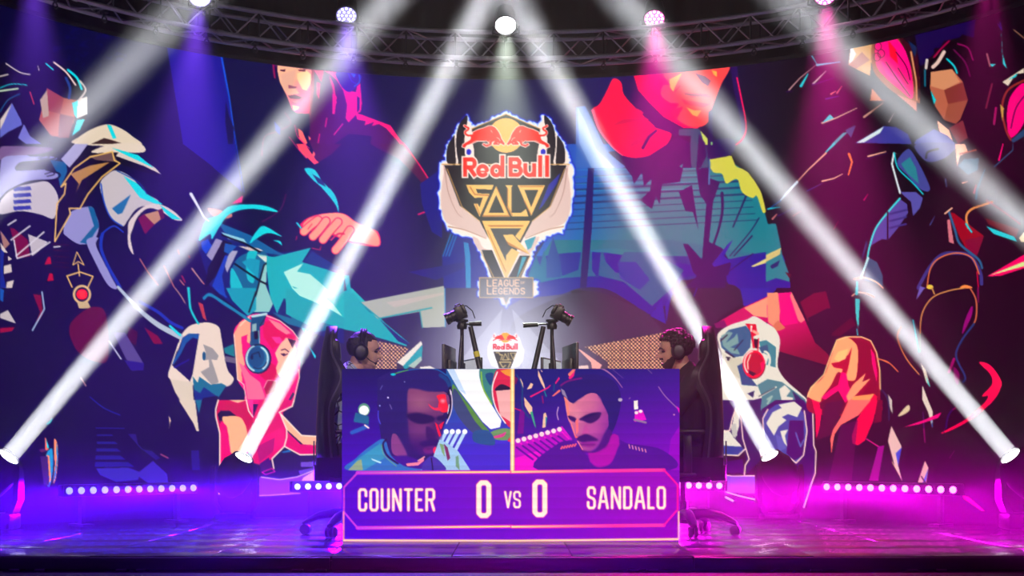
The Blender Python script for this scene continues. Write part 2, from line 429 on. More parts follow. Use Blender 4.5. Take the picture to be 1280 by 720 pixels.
def small_emblem(c):
    c.at(550, 370, 7.5); W = (255, 250, 255)
    for r, a in ((560, .75), (300, .6)): c.soft(610, 560, r, r, (235, 235, 255), a, 1.2)
    c.poly('515,345 530,375 612,340 690,375 712,345 750,400 770,470 790,500 780,600 740,660 660,680 550,680 480,650 445,560 445,480 470,420', W)
    O = c.o
    c.at(550+612/7.5-640*.288/6.924, 370+330/7.5-80*.288/6.924, 6.924/.288)
    c.ell(640, 272, 160, 150, (245, 175, 80)); one_bull(c, 0, (225, 60, 75), W); one_bull(c, 1, (225, 60, 75), W)
    red_bull(c, W, (214, 30, 64), 10)
    c.o = O
    D, G = (70, 62, 72), (225, 200, 150)
    c.poly('500,520 722,520 660,680 555,680', D)
    c.line('525,532 555,532 560,552 585,552 570,600', 8, G); c.line('612,540 640,600 585,600 612,540', 7, G); c.line('640,535 645,595 670,598', 7, G); c.line('660,535 710,535 688,595 660,535', 7, G)
    c.line('558,620 665,620 640,670', 9, G); c.line('558,620 590,670 615,650', 9, G)

def wall_picture():
    c = Canvas(-40, 0, 1320, 660)
    H, W = c.b.shape[:2]
    X = np.linspace(-40, 1320, W)[None, :]; Y = np.linspace(0, 660, H)[:, None]
    xs = [-40, 120, 260, 420, 520, 600, 680, 760, 900, 1000, 1320]
    top = [(9, 5, 44), (11, 6, 56), (14, 8, 66), (17, 11, 72), (24, 20, 74), (32, 29, 74), (34, 32, 78), (36, 28, 90), (30, 12, 60), (22, 2, 26), (15, 2, 14)]
    bot = [(12, 6, 42), (14, 8, 46), (24, 16, 64), (44, 36, 74), (62, 54, 84), (96, 88, 120), (96, 88, 120), (60, 50, 72), (38, 24, 40), (26, 8, 26), (16, 3, 16)]
    T = np.clip((Y-250)/200, 0, 1)
    for k in range(3):
        a = np.interp(X, xs, [t[k] for t in top]); b = np.interp(X, xs, [t[k] for t in bot])
        c.b[..., k] = (a*(1-T) + b*T)/255
    # ------------------------------------------------ left: blue light panel and dim blotches
    c.at(0, 0)
    c.poly('835,235 1110,282 1170,680 1210,960 1080,850 1060,830 915,720 890,560', (36, 32, 138))
    c.line('1108,285 1145,480 1175,690 1220,960', 9, (28, 95, 205), w1=3)
    c.poly('1130,500 1145,580 1170,640 1165,720 1140,720 1125,600', (20, 15, 80))
    random.seed(3)
    for i in range(26):
        x, y = random.uniform(260, 640), random.uniform(130, 330); c.sm([(x+random.uniform(-30, 30), y+random.uniform(-22, 22)) for _ in range(5)], (22, 24, 92), .5)
    # ------------------------------------------------ left: an armoured shape of plates, ribbons and a teal blaze (a generic stand-in)
    DK = (9, 5, 28); CRM = (206, 192, 186); LAV = (150, 146, 192); CY = (0, 205, 212); GLD = (226, 184, 112); TL = (18, 96, 140)
    c.sm('0,340 70,350 150,372 200,322 270,310 350,352 420,420 436,500 430,590 380,700 330,760 0,760', DK)
    c.poly('235,440 320,490 385,500 370,610 330,690 255,680 195,600', (172, 96, 74)); c.poly('235,440 320,490 300,570 210,545', (150, 74, 62))
    c.poly('385,500 436,482 436,570 385,592', (226, 214, 206)); c.poly('360,515 388,502 385,592 372,575', CY); c.poly('300,570 372,585 345,690 290,690', (120, 54, 54)); c.poly('385,600 425,595 400,650 360,680', CY)
    c.poly('200,500 235,450 245,580 215,590', (186, 160, 140))
    for s, w, col in (('0,382 40,372', 6, CRM), ('30,318 100,362 150,372', 6, CRM), ('0,455 90,443', 8, (190, 210, 180)), ('0,440 60,420 135,425', 4, CY), ('0,560 40,500 100,470', 5, TL),
                      ('230,318 265,348', 7, CY), ('270,312 330,360 378,425', 9, (225, 200, 195)), ('340,350 385,390 408,445', 12, CY), ('400,405 428,450 395,500', 10, CRM),
                      ('330,390 350,440 345,490', 14, (40, 70, 130)), ('150,460 170,520', 6, (190, 70, 60)), ('190,330 195,352', 4, CRM)): c.sl(s, w, col)
    c.poly('60,515 105,600 110,625 40,660 0,690 0,610', (104, 110, 180)); c.poly('0,600 60,515 20,610 0,650', CRM)
    c.poly('120,620 150,680 210,720 130,720 90,690', (120, 120, 185))
    c.sm('375,720 400,680 470,640 540,622 600,640 660,680 695,730', (220, 204, 184)); c.poly('535,624 556,628 582,690 565,694', CY); c.poly('455,720 520,690 560,700 620,720', (60, 40, 40))
    c.at(0, 180)
    c.sm('0,130 30,30 150,60 268,62 278,78 200,85 100,95 85,132 235,128 300,150 270,178 150,190 50,235 0,285', LAV)
    c.sm('0,20 60,10 260,20 200,50 40,60 0,80', (120, 96, 130))
    c.poly('250,80 330,90 345,200 300,212 288,150', TL)
    c.sm('0,292 60,225 180,192 240,190 282,240 292,300 268,372 200,352 100,335 0,350', (196, 186, 192))
    for k in range(4): c.poly([(66, 216+k*32), (152, 212+k*32), (158, 230+k*32), (70, 236+k*32)], (62, 66, 150))
    c.sl('0,278 50,230 150,188 270,178 298,150 230,128', 8, DK); c.sl('85,132 100,96 200,84 272,72 262,58 150,58', 7, DK); c.sl('190,72 230,60 245,68 200,76', 4, DK); c.sl('225,150 262,140 270,152 235,162', 5, DK)
    c.poly('305,75 372,0 440,0 352,122', (176, 170, 204))
    c.sm('345,345 450,312 475,345 495,410 470,480 400,502 330,460 318,430', LAV); c.poly('440,310 470,320 496,410 440,500 400,492 470,410', TL)
    c.poly('440,10 570,30 700,70 800,150 790,160 720,140 600,100 510,180 430,300 345,320 350,350 278,490 268,380 322,240 305,210 345,120', (16, 7, 36))
    c.sm('455,42 560,0 700,0 720,40 600,42', (222, 206, 190)); c.poly('600,30 690,62 780,122 806,152 720,110 580,60', (214, 200, 190)); c.poly('560,20 690,55 770,120 640,60', CY)
    c.poly('352,150 450,108 550,90 410,180 375,250 395,200', (176, 132, 84)); c.poly('440,60 560,40 590,90 480,80', (110, 84, 84))
    c.line('305,215 330,196 322,250 285,300 274,488 352,350 346,322 400,322 440,250 510,165 600,96 572,82 562,38 450,65 370,122 305,215', 7, GLD)
    c.sm('500,200 540,150 585,132 660,168 720,240 795,290 690,320 640,380 612,412 560,372 520,290', (196, 186, 190))
    c.poly('618,160 690,200 735,250 815,302 780,300 700,268', CY); c.poly('560,322 655,252 612,345 590,352', (44, 110, 158)); c.sl('505,200 520,290 555,370 610,410', 7, (34, 80, 170)); c.sl('585,134 690,190 735,250', 5, (20, 70, 140))
    c.sm('640,430 650,380 720,312 790,300 860,330 912,380 870,378 800,335 740,322 690,362 665,420 652,470 668,552 642,510', (216, 200, 198)); c.poly('800,305 905,378 860,375 820,335', CY)
    c.poly('690,372 720,350 772,402 725,452', (112, 22, 58)); c.poly('722,352 800,330 812,370 772,402', (186, 138, 106)); c.poly('790,330 812,322 825,370 805,380', (90, 30, 60))
    c.sl('500,470 520,440 570,410 615,440', 8, (26, 70, 170)); c.sl('512,450 505,520 540,610 600,715', 16, (28, 62, 160)); c.sm('432,485 490,468 482,512 550,650 585,722 540,705 480,600', LAV)
    c.poly('50,420 70,422 140,480 150,562 90,572', (112, 18, 48)); c.poly('140,450 240,490 200,530 160,562', (190, 180, 186)); c.poly('0,430 30,470 50,500 20,530', (160, 120, 110))
    for s in ('40,405 80,380', '55,480 150,410', '80,560 220,440', '70,480 85,572 170,545 250,490', '270,515 300,512'): c.line(s, 7, (214, 206, 214))
    for s in ('0,490 40,545 10,540', '20,610 55,600 60,640 20,650', '35,690 70,680 60,720 30,720', '40,560 60,575 40,585'): c.poly(s, CRM)
    c.poly('0,520 20,540 15,640 30,720 0,720', (20, 50, 130))
    for y in (500, 530, 560, 590, 612): c.line([(265, y), (345, y+6)], 4, (80, 12, 40))
    c.poly('240,565 252,565 258,600 222,604', (170, 24, 40)); c.poly('248,645 264,648 268,682 235,686', (170, 24, 40))
    c.line('385,540 364,605 392,588 420,605 385,540', 5, GLD); c.line('390,600 398,660', 6, GLD); c.line('335,660 400,640 465,662 440,715', 7, GLD); c.line('335,660 360,715', 7, GLD)
    for s in ('700,575 740,640 790,705', '820,610 870,715', '890,530 895,550', '960,625 1020,700', '900,680 920,705'): c.sl(s, 6, (190, 120, 100))
    for s in ('910,660 925,690', '945,560 948,568'): c.line(s, 8, (150, 40, 60))
    # teal blaze and gauntlet
    c.sm('1040,320 1150,345 1152,368 1080,372', (196, 130, 120)); c.poly('1155,300 1215,256 1210,292', (230, 20, 140))
    c.at(230, 240)
    c.poly('60,240 130,200 180,160 330,240 480,300 640,290 800,400 800,760 520,660 440,610 330,640 290,600 210,540 130,470', (12, 36, 104)); c.poly('170,150 330,215 470,300 560,330 380,300 200,200', (16, 100, 150))
    c.poly('85,250 120,235 140,270 110,310 90,285', (20, 80, 190)); c.poly('160,232 196,245 150,355 112,318', (158, 150, 182)); c.poly('235,292 270,295 215,405 202,360', (170, 166, 190)); c.poly('195,240 240,255 160,420 105,480 120,380', DK); c.poly('205,315 220,320 190,420 210,530 140,470', (20, 70, 170)); c.poly('205,255 265,270 225,310 200,300', (14, 90, 160))
    c.sm('270,330 380,290 420,330 400,440 335,600 290,590 240,510 230,430', (10, 100, 140)); c.sm('320,300 365,295 350,360 350,450 320,440 310,380', (0, 180, 190)); c.sm('240,380 290,470 330,590 300,590 250,530 232,450', (0, 180, 190)); c.poly('290,350 330,330 380,340 370,430 340,400', (0, 150, 176))
    c.poly('360,310 425,320 420,350 400,360 335,600 425,600 445,560 410,470 415,360', (150, 200, 196)); c.line('430,345 400,365 335,605', 8, DK); c.line('255,360 380,445 415,462', 9, DK); c.poly('370,320 430,325 410,350', (214, 220, 214))
    c.poly('185,200 300,235 320,265 220,235', (150, 200, 214)); c.poly('270,270 370,280 400,295 330,295', (206, 190, 190)); c.line('190,215 240,235 300,255 380,300', 9, DK)
    c.sm('470,100 410,70 330,62 230,70 170,115 110,140 85,200 75,245 130,210 140,235 180,170 230,110 330,84', CY); c.sl('35,10 75,80 100,125 125,145', 16, (226, 226, 238), w1=5); c.sm('330,250 360,200 400,170 480,215 485,222 420,205 360,235 335,255', CY); c.sm('445,242 480,245 490,268 470,252', (0, 196, 206))
    c.line('20,480 30,580 68,655', 9, (0, 190, 190)); c.poly('75,555 95,560 112,645 95,620', (180, 70, 60)); c.sl('100,535 130,510 200,560 310,625', 12, (14, 100, 160)); c.line('40,380 90,450', 5, (190, 150, 140))
    c.poly('415,320 450,325 635,278 590,350 740,395 800,420 800,560 700,660 585,610 545,560 500,530 465,608 430,520 415,400', (6, 168, 176)); c.poly('640,300 800,390 800,420 600,345', (12, 60, 120)); c.poly('500,530 585,600 600,680 540,640', (12, 110, 140)); c.poly('520,560 600,700 640,690 600,620', (0, 190, 190)); c.poly('440,600 560,640 700,650 800,680 660,700 520,660', (12, 110, 140))
    c.poly('498,400 598,355 565,398 630,410 700,470 800,580 800,640 730,570 590,490 540,470 585,515 540,480', (188, 236, 222))
    c.at(320, 360)
    c.poly('150,0 330,60 480,0 560,80 640,170 772,280 640,255 420,200 330,170 260,185 150,130', (6, 160, 168)); c.poly('180,0 290,10 400,90 462,160 350,95 220,40', (188, 236, 222)); c.poly('370,60 480,0 560,80 470,190', (10, 176, 178))
    c.poly('620,235 700,230 775,282', (40, 40, 110)); c.poly('265,290 300,340 295,355', CY)
    c.at(430, 340, 4.741)
    c.poly('0,20 30,20 45,130 20,130', (0, 170, 180)); c.poly('0,120 60,130 130,210 250,310 380,430 370,440 240,400 100,360 0,340', (6, 164, 170)); c.poly('90,175 175,200 240,270 150,240', (10, 120, 140)); c.poly('210,280 340,390 390,440 320,410', (40, 40, 110))
    c.poly('95,180 595,82 600,325 465,330 450,235 200,280 130,205', (178, 180, 168)); c.line('95,180 210,275 520,212', 7, (10, 150, 156)); c.line('450,235 465,330', 7, (60, 150, 150)); c.line('598,85 600,325', 6, (60, 140, 190)); c.poly('250,180 590,120 590,135 300,210', (196, 186, 176))
    # halftone patches and loose letters behind the players
    def dots(poly, step=9.6, col=(244, 196, 152)):
        d = c.dev(poly); r = c.mask(d)
        if not r: return
        m, X0, Y0 = r; yy, xx = np.mgrid[Y0:Y0+m.shape[0], X0:X0+m.shape[1]]
        m2 = m*((np.sin((xx+yy)*2*math.pi/step) + np.sin((xx-yy)*2*math.pi/step)) > 0.1)
        c.put(m2.astype(np.float32), X0, Y0, col)
    def loose_shapes():
        c.at(320, 360)
        q = '600,265 660,275 762,302 700,405 700,420 585,420'; c.poly(q, (56, 28, 50)); dots(q)
        c.poly('705,372 825,265 832,282 735,392', (236, 226, 214)); c.poly('705,372 735,390 735,410 705,410', (60, 50, 76)); c.poly('735,390 832,285 830,350 745,410', (20, 150, 160)); c.poly('760,390 825,340 830,362 790,400', (170, 190, 176)); c.poly('820,395 870,390 900,405 820,405', (236, 226, 214))
        c.at(640, 360)
        q = '365,295 730,228 860,200 870,330 860,420 480,420 480,370'; c.poly(q, (56, 28, 44)); dots(q)
        c.poly('325,302 345,310 450,385 440,404 400,402 395,372', (240, 170, 160)); c.poly('310,392 380,386 384,404 310,404', (236, 200, 190))
    # ------------------------------------------------ pale ghost figure and girl with headphones, lower left
    c.at(200, 390, 6.4)
    c.sm('180,170 240,110 320,88 400,86 470,120 490,200 520,380 545,470 590,540 520,600 280,590 240,555 215,560 80,535 70,480 120,380 150,250', (232, 212, 196))
    c.poly('315,172 230,172 180,205 150,290 90,420 240,555 260,500', (22, 16, 70)); c.poly('315,175 230,172 180,210 160,290 95,410 110,420 170,330 210,250 260,205 305,220', (14, 88, 146)); c.line('150,250 70,490', 9, (240, 222, 200)); 
    c.poly('105,440 240,370 230,390 120,450', (40, 32, 130))
    c.poly('345,258 420,290 470,350 455,385 410,380 435,450 470,560 420,590 360,520 325,480 395,440 390,380 355,388 365,320', (160, 154, 150)); c.ell(352, 352, 14, 34, (14, 88, 120))
    c.poly('80,535 160,550 260,560 270,720 170,720 120,640', (220, 204, 184)); c.poly('262,510 300,560 312,510 410,580 490,570 530,590 470,680 460,720 280,720', (20, 110, 136)); c.poly('275,620 320,650 350,600 450,670 400,690 330,720 280,720', (18, 50, 120)); c.line('262,510 300,560 312,512 410,580', 6, (232, 212, 196))
    c.poly('345,690 460,670 480,720 330,720', (20, 14, 60))
    c.at(200, 500, 5.145)
    c.poly('120,0 225,0 250,200 235,200 215,150', (224, 206, 186)); c.poly('228,0 270,0 250,90', (20, 110, 136)); c.poly('55,95 70,130 55,195 62,150', (230, 200, 170))
    c.at(200, 390, 6.4)
    c.poly('510,290 590,255 600,360 520,330', (0, 120, 130)); c.poly('520,350 610,370 612,415 520,395', (110, 100, 120))
    PK = (232, 14, 122); HP = (246, 70, 150); SK = (248, 186, 152); CRI = (196, 10, 76)
    hair = '590,170 630,90 730,20 850,20 960,70 1060,150 1110,240 1120,420 1110,560 1070,700 1000,730 700,730 680,640 620,540 610,380'
    c.sm(hair, PK); c.poly('592,170 640,80 720,40 730,260 690,240 660,330 680,420 650,480 660,560 620,540 610,380', (246, 172, 142)); c.poly('650,200 700,180 690,280 660,330', PK)
    c.poly('630,400 680,440 720,500 800,560 850,700 700,700 680,560', (240, 120, 150))
    c.poly('820,80 900,70 1000,150 1090,210 1000,230 900,300 830,200', (216, 0, 90)); c.poly('860,50 960,90 1050,170 1010,180 930,130', (250, 140, 150)); c.poly('890,200 960,200 1000,260 930,250', HP)
    c.poly('920,330 960,260 1010,205 1070,220 1090,300 1060,420 960,520 920,470 945,400', (252, 190, 164)); c.poly('880,400 925,430 940,520 860,560 790,500', (206, 0, 80)); c.line('970,305 1000,296 1030,318', 8, (60, 16, 60)); c.line('970,335 990,350 1020,335', 9, (60, 16, 60)); c.ell(990, 338, 12, 10, (70, 30, 70)); c.poly('1020,210 1090,230 1060,290', (70, 20, 60))
    c.poly('830,600 860,545 930,550 920,640 850,660', (170, 30, 70)); c.poly('1065,640 1075,660 1040,720 1030,700', (30, 60, 80))
    c.line('1110,460 1115,520 1090,620 1070,720', 9, (250, 220, 200)); c.line('640,110 720,30 850,30 960,70 1060,150 1105,210', 8, (250, 220, 200)); c.line('592,180 610,380 620,540 670,580 690,700', 8, (250, 220, 200)); c.line('830,610 860,545 930,552', 5, (250, 220, 200))
    c.poly('730,40 850,20 830,100 800,120 800,270 720,270', (10, 78, 116)); c.poly('735,100 770,90 770,150 735,160', (150, 176, 180)); c.poly('750,155 790,155 785,215 755,220', (14, 14, 40)); c.line('740,35 850,15', 20, (190, 216, 220)); c.line('800,110 845,40', 8, (14, 20, 50)); c.line('790,150 795,250', 6, (190, 216, 220))
    c.ell(785, 375, 105, 120, (14, 30, 62)); c.ell(785, 375, 92, 108, (20, 110, 150)); c.ring(780, 372, 88, 102, 16, (190, 214, 220), t0=110, t1=250); c.ring(785, 372, 78, 92, 16, (196, 220, 226), t0=-70, t1=60); c.ell(770, 360, 66, 84, (8, 80, 122)); c.line('735,340 790,320 800,360', 9, (10, 24, 60)); c.ell(735, 362, 12, 18, (10, 24, 60)); c.ring(785, 375, 70, 78, 8, (10, 24, 60), t0=20, t1=120)
    c.at(200, 500, 5.145)
    c.poly('375,0 560,0 600,110 590,300 540,380 455,420 380,420 385,210 360,100', CRI)
    c.poly('370,90 390,68 450,70 500,110 420,110 385,150', (26, 12, 44)); c.sm('400,120 430,105 510,108 545,150 560,200 565,260 550,340 455,340 440,220', (250, 184, 140)); c.poly('390,130 430,170 455,340 440,400 390,420 385,200', (226, 8, 110))
    c.poly('440,0 560,0 500,20', SK)
    c.poly('600,110 640,0 860,0 850,40 790,80 815,220 800,295 720,380 650,420 590,400', (214, 8, 104)); c.poly('640,250 800,170 800,290 720,340 640,330', (238, 30, 120)); c.poly('560,0 600,0 600,110', HP); c.poly('620,300 740,240 730,330 640,400', (180, 20, 110))
    c.poly('775,85 910,225 1005,232 1005,292 920,285 815,190', SK); c.poly('815,200 905,285 1005,292 1005,350 900,352 800,298', (218, 8, 110))
    WH = (255, 226, 210)
    for s in ('375,0 358,60 360,110 385,215 385,440', '385,520 380,605', '555,0 570,70 598,110', '770,80 815,190 815,240 800,298 720,378 732,440', '765,80 850,40 862,0', '775,88 910,228 1005,234', '800,298 900,352 1005,350'): c.line(s, 9, WH)
    c.poly('640,410 700,370 720,440 650,460', (70, 16, 100)); c.line('655,465 720,440 740,460 680,480 655,465', 6, (220, 10, 140)); c.poly('780,335 830,320 845,332 790,340', (0, 120, 180))
    c.poly('905,400 1005,395 1005,430 905,430', (120, 90, 190)); c.poly('890,455 1005,430 1005,450 900,480', (110, 80, 190))
    c.poly('640,495 780,510 880,495 1005,445 1005,560 850,600 600,620 590,600', (140, 70, 190)); c.poly('920,500 1005,448 1005,520 910,520', (236, 170, 220)); c.line('650,495 770,512 880,495 1005,447', 6, (240, 200, 235)); c.line('600,618 720,612 900,600', 6, (230, 170, 235))
    # ------------------------------------------------ striped shapes low left
    c.at(0, 540)
    for k, (y, x0, x1) in enumerate(((12, 485, 560), (48, 485, 575), (82, 482, 585), (118, 478, 602), (150, 476, 640))): c.poly([(x0, y), (x1, y), (x1+8+k*6, y+8+k*4), (x0-2, y+8+k*4)], (36, 40, 120))
    c.poly('480,182 640,178 700,200 690,240 580,250 500,215', (58, 56, 150)); c.poly('680,212 765,145 836,210 840,256 740,256', (64, 54, 156)); c.poly('640,10 680,10 690,60 720,90 760,95 800,130 780,140 740,110 700,80', (46, 36, 110)); c.poly('955,92 995,92 1000,190 960,190', (46, 36, 120)); c.line('805,112 840,130', 8, (150, 80, 110))
    c.at(0, 540, 7.2)
    c.sm('405,45 440,140 410,165 408,100', (240, 120, 90)); c.poly('415,60 442,140 425,150', CY); c.sm('485,85 508,80 524,200 505,400 478,462 492,300', (244, 150, 100)); c.poly('508,90 524,200 500,400 478,460 510,250', (20, 130, 190))
    c.sm('415,205 470,150 476,330 455,460 430,485 436,300', (20, 150, 190)); c.poly('420,205 445,215 460,430 445,460 435,300', (244, 150, 90)); c.poly('360,220 430,220 445,480 395,475', (70, 44, 90)); c.poly('350,155 400,150 410,175 370,185', (100, 50, 80))
    # ------------------------------------------------ maroon ornament left of centre
    c.at(0, 360)
    c.poly('165,30 205,35 215,130 165,210 200,120', (120, 20, 46)); c.line('210,20 222,105 162,212', 7, (170, 190, 214)); c.ring(410, 32, 40, 42, 12, (214, 180, 130)); c.poly('385,70 440,70 456,102 395,102', (196, 170, 130)); c.ell(410, 32, 28, 26, (235, 40, 40)); c.poly('395,15 425,15 428,50 400,50', (255, 70, 60))
    c.poly('0,130 40,110 80,178 0,150', (190, 180, 180)); c.poly('0,200 75,195 60,215 0,225', (140, 16, 44)); c.poly('0,0 20,10 15,70 0,60', (30, 90, 160))
    c.sm('460,95 530,130 540,350 480,370 390,320 345,215 375,150', (92, 6, 38)); c.poly('640,190 690,220 680,290 640,260', (70, 6, 38)); c.poly('720,195 790,240 815,280 770,280', (120, 6, 38))
    c.poly('565,222 625,222 720,380 715,410 660,415', (92, 80, 130)); c.poly('620,360 720,375 718,412 655,412', (46, 34, 120)); c.line('545,265 605,355', 7, (200, 200, 215))
    c.sl('590,-5 650,60 720,130 800,190 900,242', 14, (180, 190, 200), w1=30); c.sl('700,70 790,120 850,170 910,200', 16, (26, 60, 160)); c.sl('850,190 900,235', 12, CY)
    c.sl('945,0 955,110 992,178', 9, (0, 190, 190)); c.sl('875,0 905,40 925,75', 6, (170, 130, 110)); c.poly('990,70 1010,78 1035,165 1015,150', (180, 70, 60))
    c.poly('1130,0 1280,0 1280,110 1240,140 1160,60', (0, 150, 170)); c.sl('1020,50 1050,35 1120,75 1250,165', 14, (0, 130, 160)); c.poly('1070,0 1110,10 1140,50 1100,30', (20, 80, 170)); c.line('1280,20 1245,120', 8, DK)
    c.sl('450,545 520,600 600,635', 6, (26, 50, 140)); c.line('480,700 620,702', 5, (36, 40, 130)); c.sm('232,680 262,650 255,672 236,684', (0, 170, 180)); c.line('405,450 430,490', 7, (190, 150, 140))
    # ------------------------------------------------ woman, upper left
    c.at(320, 70, 5.536)
    c.poly('370,400 690,400 800,430 920,480 1000,580 1110,720 600,720 400,720', (80, 8, 84)); c.poly('640,540 710,545 800,555 790,610 880,660 1000,720 420,720 500,640', (28, 12, 74))
    c.poly('120,60 400,95 560,110 600,200 640,260 620,430 560,500 500,640 430,720 370,600 370,430 380,380', (84, 8, 84)); 
    c.poly('150,65 385,95 395,240 380,400 280,395 250,370 210,270 165,180 150,110', ((250, 190, 160), (238, 6, 120), (240, 180), (390, 330)))
    c.poly('170,130 280,90 260,200 300,260 220,270 180,190', (232, 180, 160)); c.poly('285,120 350,100 385,130 385,180 350,240 320,230 285,160', (253, 216, 168)); c.poly('225,200 290,215 270,225 225,225', (150, 80, 110)); c.poly('220,275 270,268 325,288 300,300 240,296', (96, 20, 70)); c.poly('240,305 300,308 270,330', (236, 130, 140)); c.poly('250,340 300,350 290,370 260,380', (253, 206, 164)); c.poly('165,95 205,92 200,108 172,105', (70, 16, 60)); c.poly('290,95 345,92 340,108 300,105', (110, 20, 70)); c.line('250,325 280,330', 6, (90, 20, 80))
    c.poly('385,95 400,95 400,250 375,430 368,400', (150, 0, 80)); c.line('120,60 130,150', 12, (150, 0, 90))
    HPK = (226, 0, 122)
    for s in ('400,98 470,100 450,180 430,140', '470,102 560,112 600,200 640,270 610,250 560,170 520,130', '420,180 445,190 435,300 420,260', '530,260 560,280 545,400 530,400', '505,130 540,200 560,330 540,330 530,230'): c.poly(s, HPK)
    c.poly('600,225 690,250 705,180 720,190 732,340 725,385 700,400 640,460 620,430 630,340', HPK); c.poly('700,280 718,290 718,370 700,390', (30, 20, 96)); c.line('718,190 730,330 712,390', 7, HPK)
    c.sm('560,112 720,128 722,180 690,220 650,248 610,230 575,180', (24, 26, 120)); c.sl('715,130 715,180 680,210', 7, (20, 120, 200)); c.sl('640,120 660,170 690,190', 6, (50, 50, 170)); c.poly('655,122 690,125 680,150', (30, 110, 200))
    c.poly('690,395 730,405 800,432 930,480 1000,580 1110,720 1085,720 980,590 900,500 850,470 800,485 820,455 750,480 760,450 700,440', (240, 0, 120))
    for s in ('490,430 480,490', '600,470 540,545', '440,540 430,600'): c.line(s, 7, HPK)
    for s in ('290,500 320,520 355,600 340,620 300,570', '285,620 330,630 370,690 350,705 300,650', '400,660 410,680 390,720 370,715', '360,550 380,570 370,590'): c.poly(s, (250, 120, 120))
    c.sl('270,480 290,560 370,640', 6, HPK); c.sl('230,560 290,640 350,710', 5, HPK); c.sl('200,390 240,470 150,520 60,560 40,690', 6, (120, 40, 90)); c.poly('125,450 170,500 165,545 135,520', (30, 60, 150))
    c.at(320, 180)
    c.poly('200,0 245,0 300,80 318,92 292,102 250,60', (244, 90, 110)); c.poly('280,0 430,0 380,50 312,92', (80, 8, 76)); c.poly('600,0 735,0 800,80 880,200 850,220 790,150 700,60', (84, 10, 76)); c.sl('735,-5 800,80 860,170 908,248', 7, (226, 0, 100))
    c.sm('242,124 292,128 335,190 385,240 408,290 414,348 395,300 330,220 280,175', (0, 196, 206)); c.poly('282,150 330,180 350,215 310,195', (22, 50, 110))
    c.sl('150,250 120,330 30,390', 4, (110, 16, 90)); c.sl('812,352 860,338 930,350', 7, (220, 0, 110))
    # hand
    SKN = (246, 166, 136)
    c.sm('222,430 235,385 310,352 430,345 500,388 560,420 612,440 616,512 500,500 440,480 330,440', (220, 40, 90)); c.sm('240,420 255,380 330,352 430,348 500,392 600,440 612,508 520,492 440,478 350,430', SKN)
    for s in ('310,380 270,410 240,438', '350,385 315,430 285,462', '410,390 365,440 335,478', '470,430 430,490 398,530'): c.sl(s, 46, (214, 30, 80)); c.sl(s, 36, SKN)
    c.line('280,400 260,425', 5, (214, 60, 90)); c.sl('375,480 410,450 440,450', 8, (214, 30, 80)); c.line('205,395 225,420', 8, CY); c.line('205,460 200,480', 4, (200, 20, 80)); c.line('280,520 320,530 325,510', 4, (200, 20, 80))
    # blue towers around the emblem
    c.poly('820,200 930,120 930,470 880,440 830,300', (28, 30, 122)); c.poly('930,560 1000,440 1100,470 1280,720 940,720', (34, 36, 130)); c.poly('760,640 1040,590 1040,620 900,680', (40, 36, 116))
    for x in (945, 960, 975): c.line([(x+30, 450), (x-10, 560)], 6, (30, 120, 180))
    c.poly('1038,490 1062,495 1072,560 1075,720 1050,720 1046,570', (50, 130, 184))
    # ------------------------------------------------ hooded player, upper right
    c.at(640, 180)
    c.poly('250,0 560,0 990,60 1110,80 1180,140 1260,330 1280,400 1280,560 1280,640 200,640 120,560 180,460 290,330', ((44, 96, 180), (14, 122, 134), (320, 200), (640, 360)))
    c.poly('120,560 1280,560 1280,700 60,640', ((30, 60, 140), (26, 60, 130), (200, 0), (900, 0)))
    c.poly('150,560 500,520 900,560 1280,640 1280,560 800,480 200,480', (20, 112, 132))
    for i, y in enumerate((150, 182, 214, 246, 280, 312, 345, 378, 410)): c.line([(270, y+18), (1160+8*i, y-30)], 10 if i in (2, 3, 4) else 4.5, (30, 40, 92), .75)
    for y in (130, 165, 200, 235): c.line([(290, y), (960, y-10)], 4, (60, 170, 190), .6)
    c.at(640, 300)
    c.sm('-40,330 60,290 130,285 250,270 340,240 470,245 590,310 690,372 760,330 800,300 860,190 1000,190 1140,260 1160,330 1240,300 1330,230 1330,60 900,120 400,60 60,120', (38, 38, 138))
    c.poly('120,80 140,130 160,50 175,110 240,110 250,180 330,150 345,60 400,60 400,150 430,190 445,60 455,60 470,110 520,165 550,160 530,120 560,60 700,60 860,150 790,250 700,330 560,210 440,180 250,190 60,230', (22, 96, 136))
    c.poly('172,110 205,-15 244,110 244,185 172,190', (34, 66, 140)); c.poly('530,110 620,110 690,200 640,250 540,190', (34, 66, 146))
    c.sm('640,480 300,270 420,262 560,300 690,374 720,340 770,410 800,280 860,210 960,190 1100,220 1170,300 1060,370 1000,430 900,560 500,520', (46, 34, 58)); c.sm('0,420 200,300 340,262 440,262 560,310 690,380 720,520 100,560', (58, 50, 74))
    for s_ in ('690,380 750,300 770,420', '720,345 740,310 735,400', '800,250 765,330 772,414'): c.poly(s_, (44, 44, 150))
    c.line('980,90 910,280', 6, (40, 40, 140))
    c.at(640, 180)
    c.poly('385,60 398,55 410,110 400,420 372,720 340,720 360,400', (40, 22, 100))
    # dark drips and strands
    DP = (44, 10, 84)
    c.poly('480,40 780,0 1000,0 1110,20 1100,70 985,85 960,100 860,100 840,190 750,200 738,302 720,260 700,325 640,280 690,235 700,170 660,212 650,140 610,200 600,160 560,110', DP)
    c.poly('880,40 990,60 985,170 1040,190 1005,290 985,490 1050,520 1095,600 1065,720 860,720 925,660 905,640 885,570 855,500 880,500 950,580 972,300 940,250 920,120', DP)
    c.poly('835,240 900,205 932,430 905,340 868,335', DP)
